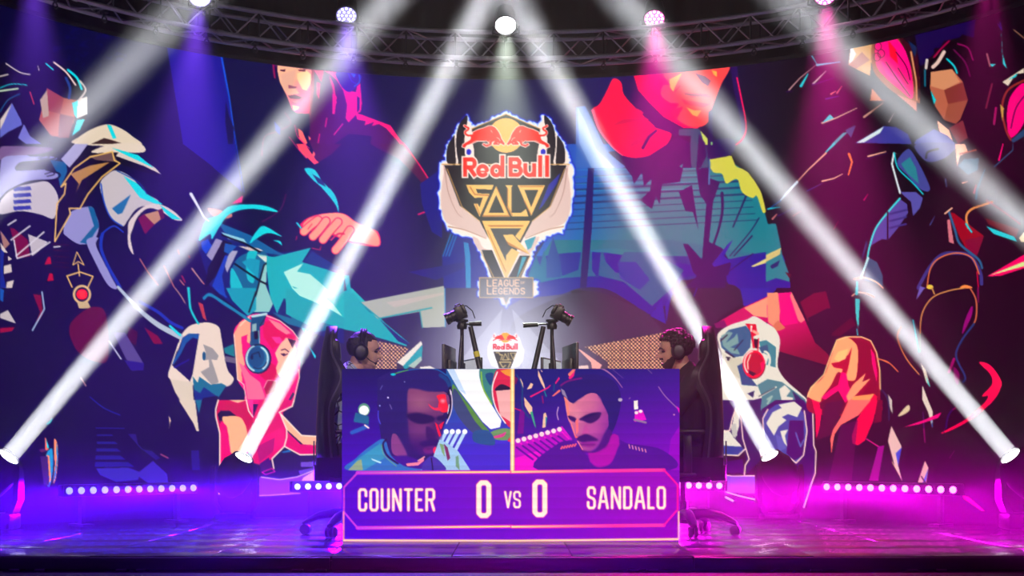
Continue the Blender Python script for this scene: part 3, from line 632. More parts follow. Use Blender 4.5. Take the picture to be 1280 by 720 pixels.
    for s, w in (('1050,245 1052,330 1035,420 1005,510', 14), ('1175,250 1105,415', 9), ('1235,370 1190,440 1090,560', 6), ('1200,460 1110,560', 8), ('1205,548 1080,640', 6)): c.sl(s, w, DP, w1=w*.7)
    c.poly('1000,600 1080,500 1105,480 1060,560 1095,590 1010,615', (44, 40, 150)); c.poly('1070,660 1130,625 1280,650 1280,700 1180,720 1080,700', (46, 36, 140)); c.poly('1195,612 1285,565 1285,590 1205,615', (220, 205, 140))
    c.sm('992,85 1090,58 1120,110 1180,140 1240,230 1274,310 1256,345 1225,262 1200,270 1150,240 1130,180 1105,180 1070,198 1050,150 1005,140', (206, 200, 90))
    c.poly('890,40 940,60 930,120 900,100', (40, 80, 100)); c.line('955,0 940,120', 12, (40, 110, 116)); c.line('990,60 985,200', 8, (60, 120, 160))
    c.poly('1110,0 1300,0 1300,420 1285,420 1262,300 1240,220 1180,140 1110,100 1095,60', (26, 2, 28))
    c.at(720, 70, 5.142)
    c.poly('0,330 60,320 110,420 200,620 330,720 0,720', (66, 110, 180)); c.poly('10,330 60,420 130,600 250,720 100,720 20,560', (110, 150, 200))
    c.sm('240,145 290,170 310,250 400,350 520,460 610,490 590,560 520,620 430,650 350,652 280,625 190,540 130,440 105,345 150,310 200,220', (250, 0, 84))
    c.poly('215,450 300,405 440,390 470,410 260,445', (206, 0, 84)); c.poly('330,600 360,550 470,490 510,490 430,560', (206, 0, 84)); c.poly('250,270 330,310 440,360 420,380 300,350', (220, 0, 84)); c.line('515,480 470,520 430,590', 14, DP, w1=20); c.sl('108,350 150,470 230,580 300,640', 20, (255, 120, 150), w1=6)
    c.poly('285,130 385,120 400,200 470,310 560,390 650,455 700,470 640,520 600,490 510,460 420,350 320,250', DP)
    c.poly('370,122 985,55 940,160 860,330 850,420 780,465 690,462 560,390 480,310 400,220', (252, 0, 84))
    c.sm('560,120 600,100 800,80 985,60 935,180 880,320 845,430 760,460 680,430 620,370 660,310 600,300 545,250 560,190 600,180', (250, 86, 88))
    c.poly('690,235 740,240 860,250 740,265', (200, 10, 80)); c.poly('680,280 860,310 820,330 700,310', (214, 20, 80)); c.poly('765,110 830,130 868,160 850,195 810,170', (120, 40, 90)); c.poly('600,150 680,110 640,190 625,230 605,200', (252, 178, 96)); c.poly('710,330 760,350 805,350 780,390 750,380', (252, 170, 100)); c.poly('870,90 905,100 905,135 885,120', (252, 178, 96)); c.line('640,225 665,195', 8, (180, 10, 70)); c.line('700,245 860,262', 5, (120, 10, 70)); c.poly('610,345 690,325 640,420 620,390', (230, 40, 84))
    c.poly('990,55 1035,50 1045,150 1090,400 1095,470 1070,510 1055,400 1010,200', DP); c.sl('1035,140 1060,260 1088,400 1092,480 1065,540 1020,575', 9, (252, 20, 100))
    c.poly('660,470 790,465 830,540 860,720 740,720 735,560 740,515 660,510', (30, 80, 108)); c.poly('800,480 845,530 845,570 825,570', (200, 210, 110)); c.poly('790,500 830,560 840,640 800,720 775,720', DP); c.poly('850,360 875,340 880,560 855,640', DP); c.sm('855,560 950,530 1020,545 1010,620 920,665 860,660', DP)
    c.poly('440,660 660,520 735,560 740,720 300,720', DP); c.poly('665,710 690,690 680,720', (60, 140, 150))
    c.poly('860,665 1000,640 1030,720 870,720', (206, 200, 90)); c.ell(872, 562, 6, 12, (140, 200, 130))
    # ------------------------------------------------ teal sleeve, forearm and pink hand to the right
    c.at(960, 180)
    c.poly('-10,400 40,398 62,500 72,560 108,655 108,720 -10,720', (14, 124, 136)); c.poly('-10,555 66,518 60,552 -10,590', (210, 190, 130)); c.poly('-10,690 40,670 112,690 112,720 -10,720', (44, 40, 140)); c.poly('10,610 60,580 50,610 20,625', (20, 40, 100)); c.poly('85,640 118,650 108,672', (90, 10, 30))
    c.at(640, 360)
    c.poly('1140,0 1290,0 1290,50 1160,90', (44, 44, 150)); c.poly('1015,180 1160,95 1290,35 1290,170 1100,200', (196, 0, 96)); c.poly('1160,100 1290,40 1290,150 1210,140', (244, 160, 130)); c.poly('1010,178 1060,160 1080,200 1020,200', (120, 20, 90))
    c.at(960, 360)
    c.poly('-5,30 118,20 140,80 172,130 235,272 300,330 340,400 100,330 0,300', ((226, 0, 120), (120, 6, 40), (80, 120), (160, 340))); c.poly('-5,25 50,22 60,110 55,215 0,170', (232, 150, 120)); c.poly('60,110 95,45 140,130 150,175 70,190', (226, 0, 120)); c.poly('118,20 185,160 165,175 150,160 110,40', (236, 130, 130)); c.poly('0,215 55,215 90,200 50,160', (210, 120, 90))
    c.poly('160,70 230,25 290,15 312,100 200,168', (110, 6, 44)); c.poly('300,240 420,145 440,185 360,240', (78, 6, 30)); c.poly('200,150 300,100 330,200 290,320 240,270', (30, 6, 30))
    # ------------------------------------------------ boy with red headphones, lower right
    c.at(880, 380, 5.54)
    BW = (226, 222, 206); TE = (70, 130, 136)
    c.sm('95,210 170,150 290,110 350,85 430,130 490,170 525,240 520,330 510,430 560,520 660,610 720,670 760,760 150,780 130,400 105,290', BW)
    c.poly('110,240 170,180 290,150 330,200 320,300 270,360 200,370 120,300', (26, 96, 130)); c.poly('120,220 170,190 200,200 150,270 210,230 230,200 240,270 180,300 230,310 250,350 190,340 130,290', (120, 160, 156)); c.line('115,255 160,215', 9, (14, 20, 50)); c.line('150,330 210,370', 10, (14, 20, 50)); c.line('270,250 210,320', 7, (14, 30, 70))
    c.poly('120,330 170,370 260,370 270,470 250,520 220,500 140,420', (206, 202, 180)); c.line('155,370 180,372', 9, (20, 20, 40)); c.ell(168, 382, 9, 12, (30, 30, 50)); c.poly('230,430 280,400 330,520 370,570 260,560 250,500', (16, 80, 122))
    c.poly('380,260 430,250 500,300 495,440 430,420 450,360 400,330', (40, 130, 140)); c.poly('380,300 440,280 450,340 400,340', (20, 90, 120))
    c.poly('285,135 360,140 370,210 335,230 320,190', (206, 10, 44)); c.poly('320,150 335,150 330,200 322,190', (255, 220, 210)); c.poly('345,240 378,245 372,310 345,300', (30, 6, 20)); c.line('330,200 345,300', 14, (206, 10, 44)); c.line('378,240 372,330', 8, (206, 10, 44)); c.line('345,190 372,205', 20, (250, 170, 150))
    c.ell(345, 418, 78, 98, (226, 20, 54)); c.ell(352, 415, 60, 78, (176, 14, 36)); c.ring(340, 410, 60, 82, 10, (250, 220, 205), t0=130, t1=265); c.line('322,350 302,400 305,450', 9, (252, 210, 190)); c.poly('390,410 425,390 425,440 400,470', (240, 20, 90)); c.poly('310,460 360,480 340,500 310,480', (40, 6, 20)); c.ring(345, 418, 78, 98, 7, (120, 0, 20), t0=0, t1=110); c.ring(420, 390, 36, 60, 16, BW, t0=-90, t1=60)
    c.poly('370,560 440,520 540,540 620,600 700,660 740,760 380,760 400,640', TE); c.poly('520,590 560,560 600,600 570,640 620,650 600,690 540,680', BW); c.poly('610,600 700,680 720,720 640,690', (20, 44, 90)); c.poly('320,670 400,650 390,740 330,740', (40, 30, 90)); c.poly('520,700 600,690 650,720 560,760', BW); c.line('440,660 470,640 440,690', 14, (150, 180, 170))
    c.line('260,580 330,570 370,600 380,645 500,575', 10, BW); c.line('380,640 490,580', 5, (20, 20, 40)); c.poly('300,620 350,600 340,650', (20, 44, 90))
    c.at(880, 500, 5.143)
    c.poly('110,0 340,0 380,100 370,380 270,480 265,330 110,350', (40, 26, 84)); c.poly('200,50 230,80 225,170 200,250 180,180', BW); c.sm('95,200 160,200 190,240 240,300 180,300 95,280', BW); c.poly('85,290 240,300 260,320 220,355 85,350', (34, 70, 140)); c.poly('170,160 205,150 215,230 185,240', (190, 190, 180))
    c.poly('370,60 460,0 640,0 700,90 715,330 715,480 640,690 560,660 600,420 380,400', (50, 14, 90))
    c.poly('380,90 460,30 560,10 640,80 660,200 640,350 590,405 550,370 440,330 380,220', (64, 80, 150)); c.poly('400,150 440,80 500,50 480,30 580,10 630,50 600,110 540,90 500,110 530,130 480,170 450,230', BW); c.poly('490,200 540,190 520,230 535,300 510,270', BW); c.poly('550,130 640,130 645,350 580,390 530,340', (60, 16, 96)); c.line('590,210 620,300 640,260', 9, (90, 110, 170)); c.poly('460,220 500,240 530,310 480,330', (90, 100, 170))
    for s in ('205,50 185,110 165,195 95,210', '235,90 250,250 290,380 265,420 260,480', '410,60 378,120 385,240', '85,350 220,357 265,315', '550,370 592,405 640,355 662,200 645,70', '360,320 370,375', '65,470 180,490 330,487', '660,0 700,80 705,290 720,330 715,470 690,540 642,690', '135,590 220,615 350,645'): c.line(s, 8, (250, 222, 205))
    c.poly('70,475 180,492 330,490 340,560 380,605 250,600 130,590', (120, 90, 190)); c.line('140,625 185,648', 14, (220, 200, 240)); c.poly('110,400 250,380 255,470 90,465', (60, 20, 96))
    # ------------------------------------------------ pink hooded figure, lower right
    c.at(880, 380, 5.54)
    YB = (250, 170, 120)
    c.sm('715,640 740,580 830,490 880,350 920,250 980,225 1080,225 1150,250 1195,330 1215,440 1220,640 1200,760 760,760', (150, 6, 40))
    c.poly('965,235 1140,245 1190,330 1210,640 1090,640 1160,520 1040,600 1115,480 1050,540 1070,330 1040,270', (134, 0, 34)); c.poly('1155,310 1180,350 1200,480 1195,540 1165,420', (232, 0, 110))
    c.sm('720,640 745,580 830,500 880,370 925,255 985,232 1040,262 1066,320 1060,470 1040,530 980,520 930,470 880,560 820,640 800,680', YB); c.poly('880,410 940,400 1000,350 1025,300 1000,440 980,510 950,500 960,450 900,440', (176, 6, 44)); c.poly('900,380 930,330 1000,310 980,380 930,400', (250, 196, 130)); c.poly('810,650 880,590 930,560 950,470 985,480 1000,560 1030,640 970,690 930,600 860,670', (240, 20, 110)); c.poly('1030,560 1120,478 1095,540 1155,515 1060,620 1000,680 985,640', (250, 160, 120)); c.poly('800,690 930,600 980,690 960,760 790,760', (96, 0, 34))
    c.line('715,645 740,580 830,490 880,350 920,250 985,228 1090,228 1155,255 1195,335 1218,460 1220,590', 8, (252, 214, 150)); c.line('1210,378 1280,410', 6, (220, 120, 70))
    c.poly('1035,640 1180,622 1170,660 1100,690 1120,700 1000,760 960,760', (252, 160, 100)); c.poly('1180,622 1200,640 1180,760 1080,760', (220, 10, 60)); c.poly('745,660 800,680 810,760 770,760', (226, 10, 70))
    c.at(880, 500, 5.143)
    c.poly('700,40 760,60 740,200 720,250 715,80', (226, 10, 80)); c.poly('780,20 900,0 870,110 830,220 720,260 760,120', (80, 4, 50)); c.poly('930,0 1075,0 990,100 880,160 840,220 830,270 820,350 812,250 830,190 880,110', (252, 120, 110)); c.poly('1075,0 1115,0 1090,130 1035,260 990,292 955,280 950,230 985,120', (226, 0, 70)); c.line('1045,250 1125,302', 8, (220, 20, 160)); c.poly('1120,0 1150,0 1140,140 1090,150', (110, 10, 40)); c.poly('1120,300 1160,290 1120,520 1060,520', (150, 10, 130)); c.poly('880,160 990,130 950,520 800,520', (110, 4, 90), .6)
    # ------------------------------------------------ right: dark figure-sized arrangement of plates, petals and cyan slivers (a generic stand-in)
    c.at(960, 0)
    c.poly('730,140 850,120 970,80 1040,70 1030,190 970,170 940,220 880,200 860,240 830,240 830,300 760,330', (30, 14, 80), .8)
    RK = (20, 3, 18); CN = (0, 190, 196); PE = (246, 190, 160)
    c.poly('785,310 900,200 1000,180 1100,240 1160,330 1150,640 1200,720 840,720 860,600 800,520', RK)
    c.poly('815,360 920,345 975,410 1000,500 960,570 880,600 835,530 810,440', (176, 104, 82)); c.poly('815,360 920,345 960,410 880,450 812,430', (202, 142, 108)); c.poly('880,450 975,410 1000,500 900,520', (126, 60, 52)); c.poly('812,450 840,500 830,525', CN); c.poly('900,520 1000,500 960,600 940,620 880,600', (150, 86, 66))
    for s, w, col in (('905,205 860,250 830,285', 10, (140, 20, 70)), ('880,260 850,310 825,335', 18, (220, 190, 180)), ('895,295 930,330 945,365', 9, CN), ('795,300 790,340', 14, CRM), ('785,350 785,430', 8, (20, 110, 130)), ('950,220 1000,240 1025,300', 9, (120, 10, 80)), ('930,250 985,310 1010,380', 9, (96, 8, 70)), ('1095,270 1110,330', 10, (150, 90, 100)), ('1120,420 1090,540', 10, (110, 40, 60)), ('1140,540 1130,620', 12, (150, 30, 90))): c.sl(s, w, col)
    c.poly('845,600 905,650 930,720 890,720 855,650', PE); c.poly('905,640 975,600 1000,690 950,720', (120, 56, 60))
    # petals and trims
    c.poly('415,215 530,192 510,380 440,345 402,325', (206, 160, 110)); c.poly('415,220 440,270 420,310 405,320', (230, 220, 220)); c.poly('440,345 402,325 470,260 510,300', (170, 110, 90))
    c.sm('530,195 640,170 700,230 750,330 760,500 740,510 640,470 560,400 520,330', (150, 86, 50)); c.sm('545,190 620,175 690,260 720,380 722,492 660,450 590,390 540,320', (244, 0, 132)); c.poly('560,300 640,360 700,450 650,420 590,370', (250, 60, 160)); c.poly('600,200 640,250 650,320 610,280', (250, 30, 60))
    for s in ('640,260 690,330 710,400', '590,310 650,400 710,480', '650,340 700,420'): c.sl(s, 5, (60, 4, 40))
    for x, y in ((550, 232), (566, 268), (545, 285)): c.ring(x, y, 17, 20, 4, (90, 4, 50))
    c.poly('640,168 720,230 750,280 762,480 745,510 720,350 690,260', (60, 16, 30)); c.line('715,260 740,400 745,500', 9, (210, 150, 110)); c.poly('700,200 745,235 735,290', (20, 44, 80)); c.poly('640,470 745,510 745,560 700,520', (190, 120, 100)); c.poly('520,440 570,500 600,505 510,505', (190, 120, 90))
    for s, w, col in (('208,260 250,330', 7, CN), ('245,325 360,310', 12, (70, 180, 190)), ('105,450 160,390 240,325', 7, (190, 150, 150)), ('165,430 200,370', 14, CN), ('225,420 290,355', 9, (190, 190, 180)), ('220,425 330,390', 8, (60, 40, 100)), ('90,460 130,455', 5, (80, 20, 100)), ('315,470 340,455', 9, (210, 130, 110)), ('345,465 370,430', 9, (190, 110, 110)), ('290,495 355,480', 9, (70, 60, 130)), ('270,615 340,590 445,540', 9, (220, 190, 160)), ('480,585 575,515', 11, (190, 150, 130)), ('605,610 630,565', 6, CRM)): c.line(s, w, col, w1=w*.4)
    c.poly('270,615 310,570 330,590', CN); c.poly('385,650 440,625 415,690', (50, 80, 120)); c.poly('320,720 375,665 400,660 340,720', (70, 160, 170)); c.poly('435,715 580,630 640,635 700,670 720,720', (66, 66, 140)); c.poly('440,715 580,632 560,665 480,712', (210, 225, 225)); c.poly('740,700 830,645 900,680 940,720 730,720', (84, 84, 150))
    c.poly('1165,130 1170,260 1195,345 1175,320', CN); c.poly('1172,410 1280,340 1280,365 1240,370 1200,430', (214, 200, 180)); c.poly('1200,400 1250,365 1240,385', CN); c.sm('1285,420 1220,470 1195,560 1210,690 1285,600', (226, 0, 120)); c.sl('1285,400 1200,450 1170,540 1190,650 1215,700', 12, (130, 50, 40)); c.sl('1290,470 1240,540 1215,640', 6, (80, 0, 60)); c.poly('1285,640 1215,700 1225,715 1285,680', (30, 70, 100)); c.poly('1160,520 1180,540 1172,610', (190, 150, 80))
    c.line('1230,150 1280,190', 5, (150, 110, 90)); c.line('1150,120 1168,150 1160,110', 5, (60, 40, 120)); c.poly('1110,320 1140,320 1120,335', CN)
    c.at(960, 180)
    for s, w, col in (('330,0 290,40', 14, CN), ('290,45 200,130 145,190', 8, PE), ('145,190 90,250 60,285', 14, (210, 225, 230)), ('60,285 0,328', 8, (30, 90, 150)), ('0,325 60,315', 8, CN), ('270,186 330,172 372,150', 8, PE), ('195,235 270,198', 6, (70, 70, 140)), ('500,62 590,38', 8, PE), ('490,75 600,45', 5, (60, 40, 90)), ('405,50 420,90 402,155', 13, (240, 130, 60)), ('22,375 45,350', 9, (190, 120, 120)), ('50,360 130,320', 5, (70, 60, 130)), ('125,360 165,335', 4, (190, 130, 110)), ('480,280 500,250', 8, (190, 20, 110)), ('330,425 352,385', 5, (160, 30, 90)), ('888,175 892,215', 7, (110, 120, 160)), ('972,195 998,188', 8, PE), ('1030,245 1040,205', 10, (190, 110, 120)), ('810,405 835,360', 5, (80, 90, 150)), ('1155,80 1175,0', 10, (220, 20, 110)), ('1130,115 1225,30 1225,0', 6, (40, 90, 120)), ('1040,275 1045,230 1085,125', 9, (40, 110, 130))): c.line(s, w, col, w1=w*.5)
    c.sm('645,95 690,30 725,45 800,190 805,235 760,225 700,160', (74, 78, 140)); c.poly('665,100 710,65 740,120 755,200 700,150', (54, 126, 138)); c.poly('620,110 660,240 740,240 775,270 760,320 725,360 715,290 670,250', (92, 88, 156)); c.line('630,45 620,100 660,245', 9, (220, 230, 230)); c.sl('632,45 650,120 720,190 775,250', 7, CN)
    c.poly('540,420 600,340 660,275 695,300 700,345 650,420 600,480 570,475 510,510', (88, 80, 150)); c.sl('660,272 600,340 540,420 510,505 498,565', 9, (60, 210, 210)); c.line('598,340 598,475', 7, RK)
    for y in (350, 385, 420): c.line([(610, y), (690, y-20)], 10, (60, 56, 120))
    c.poly('498,500 490,480 470,560 465,600', (30, 60, 100)); c.poly('500,565 545,590 575,660 575,715 480,680', (54, 90, 116)); c.line('500,570 465,670', 12, (190, 230, 230)); c.sl('430,676 480,668 540,690 575,720', 8, PE); c.line('445,690 445,720', 10, CN)
    c.sm('740,0 930,0 900,60 820,90 770,70', (80, 78, 132)); c.sl('790,70 800,40 850,25', 10, RK); c.poly('935,0 985,0 1000,40 960,60 945,115', PE); c.poly('950,110 980,75 1055,70 1050,130 1000,155', (64, 100, 116)); c.line('960,50 1040,30', 8, (170, 90, 70))
    c.poly('905,340 930,345 1080,460 1045,560 1000,540 960,470', (140, 0, 22)); c.poly('985,480 1078,460 1045,560 1000,530', (120, 0, 50)); c.sl('905,340 935,430 960,500 1050,575 1070,620', 12, (30, 96, 130)); c.line('885,348 920,320', 7, PE); c.poly('895,380 910,375 930,500 905,490', (200, 120, 130)); c.sl('1000,420 992,360 1020,325 1075,305 1120,290', 11, (220, 150, 90)); c.line('990,400 1018,440', 9, CN); c.poly('1085,370 1255,425 1240,470 1100,400', (96, 0, 22)); c.poly('1088,410 1230,462 1248,490 1130,450', CN); c.sl('1090,280 1180,340 1260,400', 6, (140, 10, 60)); c.poly('1255,470 1285,435 1285,490 1265,490', (220, 200, 160))
    c.poly('1095,662 1285,550 1285,620 1160,660', (226, 0, 100)); c.poly('1100,660 1285,585 1285,610', (210, 220, 150))
    c.sl('750,720 800,630 860,560 930,545 1010,560 1060,640 1068,700', 18, (60, 60, 120)); c.sl('795,720 810,630 850,575 940,545 1020,570 1055,650', 6, (220, 120, 70)); c.sl('1045,640 1052,718', 6, (190, 10, 70)); c.sm('960,720 980,705 1010,710 1020,720', (230, 140, 80)); c.ell(810, 715, 16, 12, (220, 190, 80))
    c.at(960, 360)
    for s, w, col in (('420,40 450,22 500,30 530,45', 7, PE), ('445,0 443,30', 14, CN), ('725,160 755,320', 7, CN), ('760,240 770,130 820,50 900,15 980,0', 6, (214, 150, 90)), ('1010,0 1040,60 1040,150 1015,200', 7, (200, 110, 80)), ('1030,180 970,260 940,340 985,440 975,470', 10, (20, 60, 110)), ('665,195 648,250 690,350 755,432', 6, (220, 140, 80)), ('930,355 905,420', 14, (150, 10, 100)), ('550,355 600,370 650,418', 6, (220, 120, 70)), ('570,510 600,560 605,660', 8, (20, 44, 80)), ('820,0 832,30', 7, (200, 150, 90)), ('760,230 762,320', 4, (60, 140, 90)), ('1050,0 1052,70', 8, (120, 10, 80)), ('775,620 780,700', 5, (80, 30, 110)), ('930,600 900,640 890,700', 8, (30, 20, 90)), ('445,205 448,235', 5, CN)): c.sl(s, w, col)
    c.poly('435,52 460,55 452,205 440,150', (60, 190, 190)); c.poly('740,60 780,5 790,0 760,-10', (110, 100, 170)); c.sm('1020,88 1018,140 972,230 985,160', (140, 10, 110)); c.sm('930,395 958,430 950,485 930,450', (120, 10, 90))
    c.poly('762,372 790,410 812,498 790,470', (220, 210, 190)); c.poly('790,440 812,496 800,480', CN); c.poly('772,485 800,560 825,620 822,700 800,620 772,560', (220, 206, 190)); c.poly('815,630 825,700 818,690', (30, 100, 160)); c.poly('600,530 620,560 622,630 610,600', (200, 190, 180)); c.sm('650,640 700,585 708,610 680,632', (214, 196, 160))
    c.sm('1055,372 1110,385 1165,460 1160,510 1120,570 1040,640 960,690 890,722 870,722 990,655 1080,575 1100,540 1070,540 1120,480 1110,430', (240, 20, 84)); c.poly('672,698 780,660 870,620 850,650 760,680', (226, 0, 120)); c.poly('915,615 945,590 935,605', (226, 0, 100))
    c.at(1080, 420, 3.275)
    c.poly('112,368 155,455 140,530 158,600 125,530 98,430', (226, 186, 180)); c.poly('130,480 155,455 140,530', (60, 80, 190)); c.line('115,515 145,570', 3, PE); c.poly('250,510 264,540 255,600 220,600', (226, 170, 170)); c.poly('264,540 252,600 240,600', (80, 90, 200)); c.line('235,575 250,600', 5, RK); c.poly('402,652 430,660 495,716 480,715 410,668', (230, 40, 120)); c.line('245,380 250,435', 7, (120, 10, 90)); c.line('325,400 330,380', 3, (120, 10, 90)); c.line('350,500 370,470', 2.5, (150, 20, 130)); c.line('10,422 60,452', 4, (200, 20, 120))
    # ------------------------------------------------ emblem and the small emblem with its light rays
    loose_shapes(); emblem(c)
    c.at(0, 0, 1)
    for s, a in (('632,384 590,470 660,470 648,384', .0), ('628,386 560,470 618,470', .34), ('640,386 655,470 716,470', .34)): c.poly(s, (240, 240, 255), a)
    c.soft(634, 372, 95, 95, (235, 235, 255), .55, 1.3); c.soft(634, 440, 130, 95, (240, 240, 255), .80, 1.1)
    small_emblem(c)
    return c

def panel_picture():
    """score screen: two player close-ups over the names and the score"""
    c = Canvas(426, 459, 851, 679, 3.0)
    c.at(0, 0, 1)
    c.poly('420,455 860,455 860,690 420,690', ((26, 14, 96), (74, 0, 200), (430, 470), (430, 640)))
    c.poly('640,455 860,455 860,690 640,690', ((30, 18, 118), (128, 0, 176), (640, 470), (800, 660)))
    # ---- left close-up
    c.at(425, 455, 5.949)
    c.poly('0,35 1270,35 1270,790 0,790', ((28, 12, 98), (70, 10, 190), (100, 60), (100, 760)))
    c.poly('790,35 1270,35 1270,790 700,790 780,420', ((30, 90, 160), (60, 40, 200), (900, 200), (950, 640)))
    c.sm('840,150 900,230 980,330 1060,440 1120,520 1060,560 960,480 900,380 840,250', (90, 140, 60)); c.sm('850,180 930,300 1000,420 1080,520 1000,520 900,420 840,300', (60, 70, 120))
    c.poly('795,38 1040,38 1050,150 1120,290 1200,420 1190,470 1120,485 1060,430 980,320 880,190', (255, 252, 255)); c.poly('800,38 850,38 940,230 880,190', (200, 220, 250))
    c.sm('1040,38 1160,38 1150,100 1130,200 1135,300 1060,180', (60, 130, 130)); c.sl('1050,60 1065,180 1130,300', 10, (140, 190, 60)); c.sm('1080,80 1140,70 1120,160', (30, 70, 130))
    c.sm('1175,38 1280,38 1280,440 1230,440 1170,340 1130,240 1140,110', (226, 34, 80)); c.poly('1190,50 1280,30 1280,100 1230,80', (250, 150, 60)); c.sm('1150,190 1200,150 1270,180 1270,210 1180,200', (40, 16, 60)); c.poly('1160,200 1270,190 1270,430 1190,380', (250, 176, 176)); c.sl('1170,60 1135,160 1140,260 1170,350 1230,440', 9, (255, 235, 235))
    c.sm('1110,515 1200,480 1270,490 1270,560 1150,560', (110, 150, 90)); c.sm('1140,540 1200,520 1235,505 1215,540 1150,552', (226, 60, 140)); c.poly('1245,575 1262,540 1268,580', (240, 30, 80)); c.sm('1000,500 1110,500 1150,600 1000,580', (30, 80, 140))
    for x in (790, 835, 880, 928): c.line([(x, 505), (x-70, 640)], 26, (190, 220, 252)); c.ell(x, 503, 19, 19, (255, 255, 255))
    # head
    c.at(490, 458, 5.45)
    c.sm('-90,140 -60,60 20,25 120,15 260,20 350,45 400,110 410,220 380,330 330,480 300,600 200,660 60,640 -20,560 -80,400 -100,260', (34, 18, 100))
    c.sm('104,160 160,150 250,165 350,170 388,210 388,280 350,325 340,380 325,480 300,560 270,604 210,604 150,560 110,480 96,380 100,250', ((140, 66, 116), (60, 18, 104), (240, 170), (220, 600)))
    c.soft(190, 250, 120, 90, (168, 96, 128), .8, 1); c.soft(190, 430, 110, 70, (128, 60, 124), .7, 1); c.soft(150, 560, 90, 60, (50, 14, 104), .8, 1); c.soft(300, 420, 50, 90, (60, 20, 90), .6, 1)
    c.blur(60, 120, 345, 640, 4); c.sm('-100,130 -60,60 20,25 120,15 260,20 340,45 372,110 370,165 250,170 160,150 108,165 104,320 110,420 100,640 -60,540', (38, 22, 108)); c.blur(60, 130, 340, 640, 2)
    c.sm('100,330 170,316 250,332 290,350 280,378 200,392 130,372', (36, 12, 84)); c.sm('300,345 355,335 352,362 318,372', (36, 12, 84)); c.sm('235,410 290,440 300,490 260,520 235,480', (58, 18, 96)); c.sm('190,520 270,500 325,500 318,530 280,540 210,545', (40, 12, 96)); c.sm('215,560 280,545 300,560 275,592 225,590', (110, 30, 116)); c.line('235,562 292,560', 6, (60, 10, 84))
    c.sm('0,470 26,462 60,510 100,590 95,612 20,606 -5,560', (136, 62, 130)); c.sm('-90,560 0,610 100,610 220,660 240,700 -60,700', (60, 16, 140))
    c.blur(40, 300, 345, 690, 3)
    c.sm('305,200 360,190 372,235 385,290 372,312 335,310 315,280 318,235', (255, 30, 60)); c.sm('248,255 285,280 335,280 330,300 290,298 262,280', (240, 44, 84)); c.poly('292,380 310,395 335,470 322,482 308,440', (255, 20, 62)); c.poly('318,400 345,380 356,372 340,420 330,430', (240, 20, 70)); c.sm('280,560 300,548 298,580 285,592', (250, 40, 90)); c.soft(345, 235, 26, 22, (255, 190, 200), .8, 1)
    c.sl('330,60 370,90 396,140', 26, (20, 60, 130)); c.sl('40,38 180,16 300,20 370,60', 9, (20, 90, 170)); c.sl('0,55 60,38 110,24', 6, (90, 160, 60)); c.ell(8, 55, 18, 8, (0, 190, 210))
    c.sl('378,190 392,160 400,140', 10, (40, 20, 60)); c.sl('392,150 400,230 396,300 378,350', 15, (24, 12, 60)); c.sl('402,170 410,250 400,320 370,390', 6, (250, 220, 240)); c.line('396,160 400,190', 6, (250, 230, 245)); c.line('390,260 380,320', 5, (240, 240, 250))
    c.at(425, 455, 5.949)
    # desk lamp glints and shirt
    c.ell(178, 340, 44, 48, (90, 150, 130)); c.ell(178, 345, 36, 36, (255, 255, 255)); c.poly('115,360 215,390 215,450 100,430', (30, 100, 150)); c.line('90,510 200,465', 30, (40, 90, 190)); c.line('185,455 212,475', 12, (255, 220, 225)); c.sl('285,350 285,400 300,445', 8, (70, 70, 220)); c.ell(357, 250, 6, 6, (230, 210, 255)); c.ell(296, 310, 5, 7, (150, 160, 240)); c.line('370,300 385,335', 4, (150, 130, 200)); c.line('300,190 315,160', 4, (110, 110, 190)); c.ell(480, 133, 5, 4, (140, 140, 210))
    c.sm('60,790 120,700 240,600 330,560 380,680 480,760 620,790', (40, 110, 190)); c.poly('140,700 300,590 330,700 180,790 60,790', (50, 150, 190)); c.poly('60,790 130,720 160,710 170,790', (150, 170, 120)); c.poly('230,700 310,730 300,740 240,715', (190, 230, 240)); c.sl('345,560 320,600 350,680 430,740', 14, (34, 10, 80)); c.sl('310,600 330,680 420,760', 5, (120, 180, 110))
    c.poly('690,700 740,560 800,590 880,650 970,790 600,790', (160, 200, 230)); c.poly('770,590 800,620 820,700 800,720', (130, 40, 90)); c.poly('740,590 770,600 780,690 760,660', (130, 170, 110)); c.poly('860,690 880,680 890,790 860,760', (110, 160, 110)); c.sm('610,790 650,700 700,690 760,740 780,790', (60, 50, 160)); c.line('680,700 690,790', 9, (24, 8, 60)); c.poly('490,740 580,730 625,690 625,720 580,755 500,760', (250, 130, 150)); c.line('580,720 628,690', 9, (255, 170, 160))
    # ---- right close-up
    c.at(640, 455, 5.949)
    c.poly('20,35 1245,30 1245,790 20,790', ((28, 20, 120), (120, 4, 182), (500, 60), (700, 760)))
    c.poly('1150,790 1180,560 1245,460 1245,790', (150, 0, 190))
    PKN = (240, 20, 120); BG = (250, 196, 166); TQ = (0, 130, 150)
    for s, col in (('195,45 215,90 240,150 250,200 215,140 195,90', BG), ('60,100 80,140 85,180 65,140', BG), ('110,190 140,140 158,150 145,180', BG), ('90,245 150,320 152,380 130,370 95,310', BG), ('135,360 152,350 180,480 165,455', (60, 170, 130)), ('235,370 250,360 262,400 250,470 225,475', BG), ('250,390 262,400 250,470', TQ), ('415,75 450,40 475,40 430,100', (250, 120, 110)), ('320,140 350,95 355,110 325,150', PKN), ('295,240 350,190 365,200 310,240', (250, 110, 110)), ('420,100 470,50 460,90 430,120', PKN), ('210,40 228,55 222,60', BG), ('590,35 660,35 670,20 600,20', PKN)): c.poly(s, col)
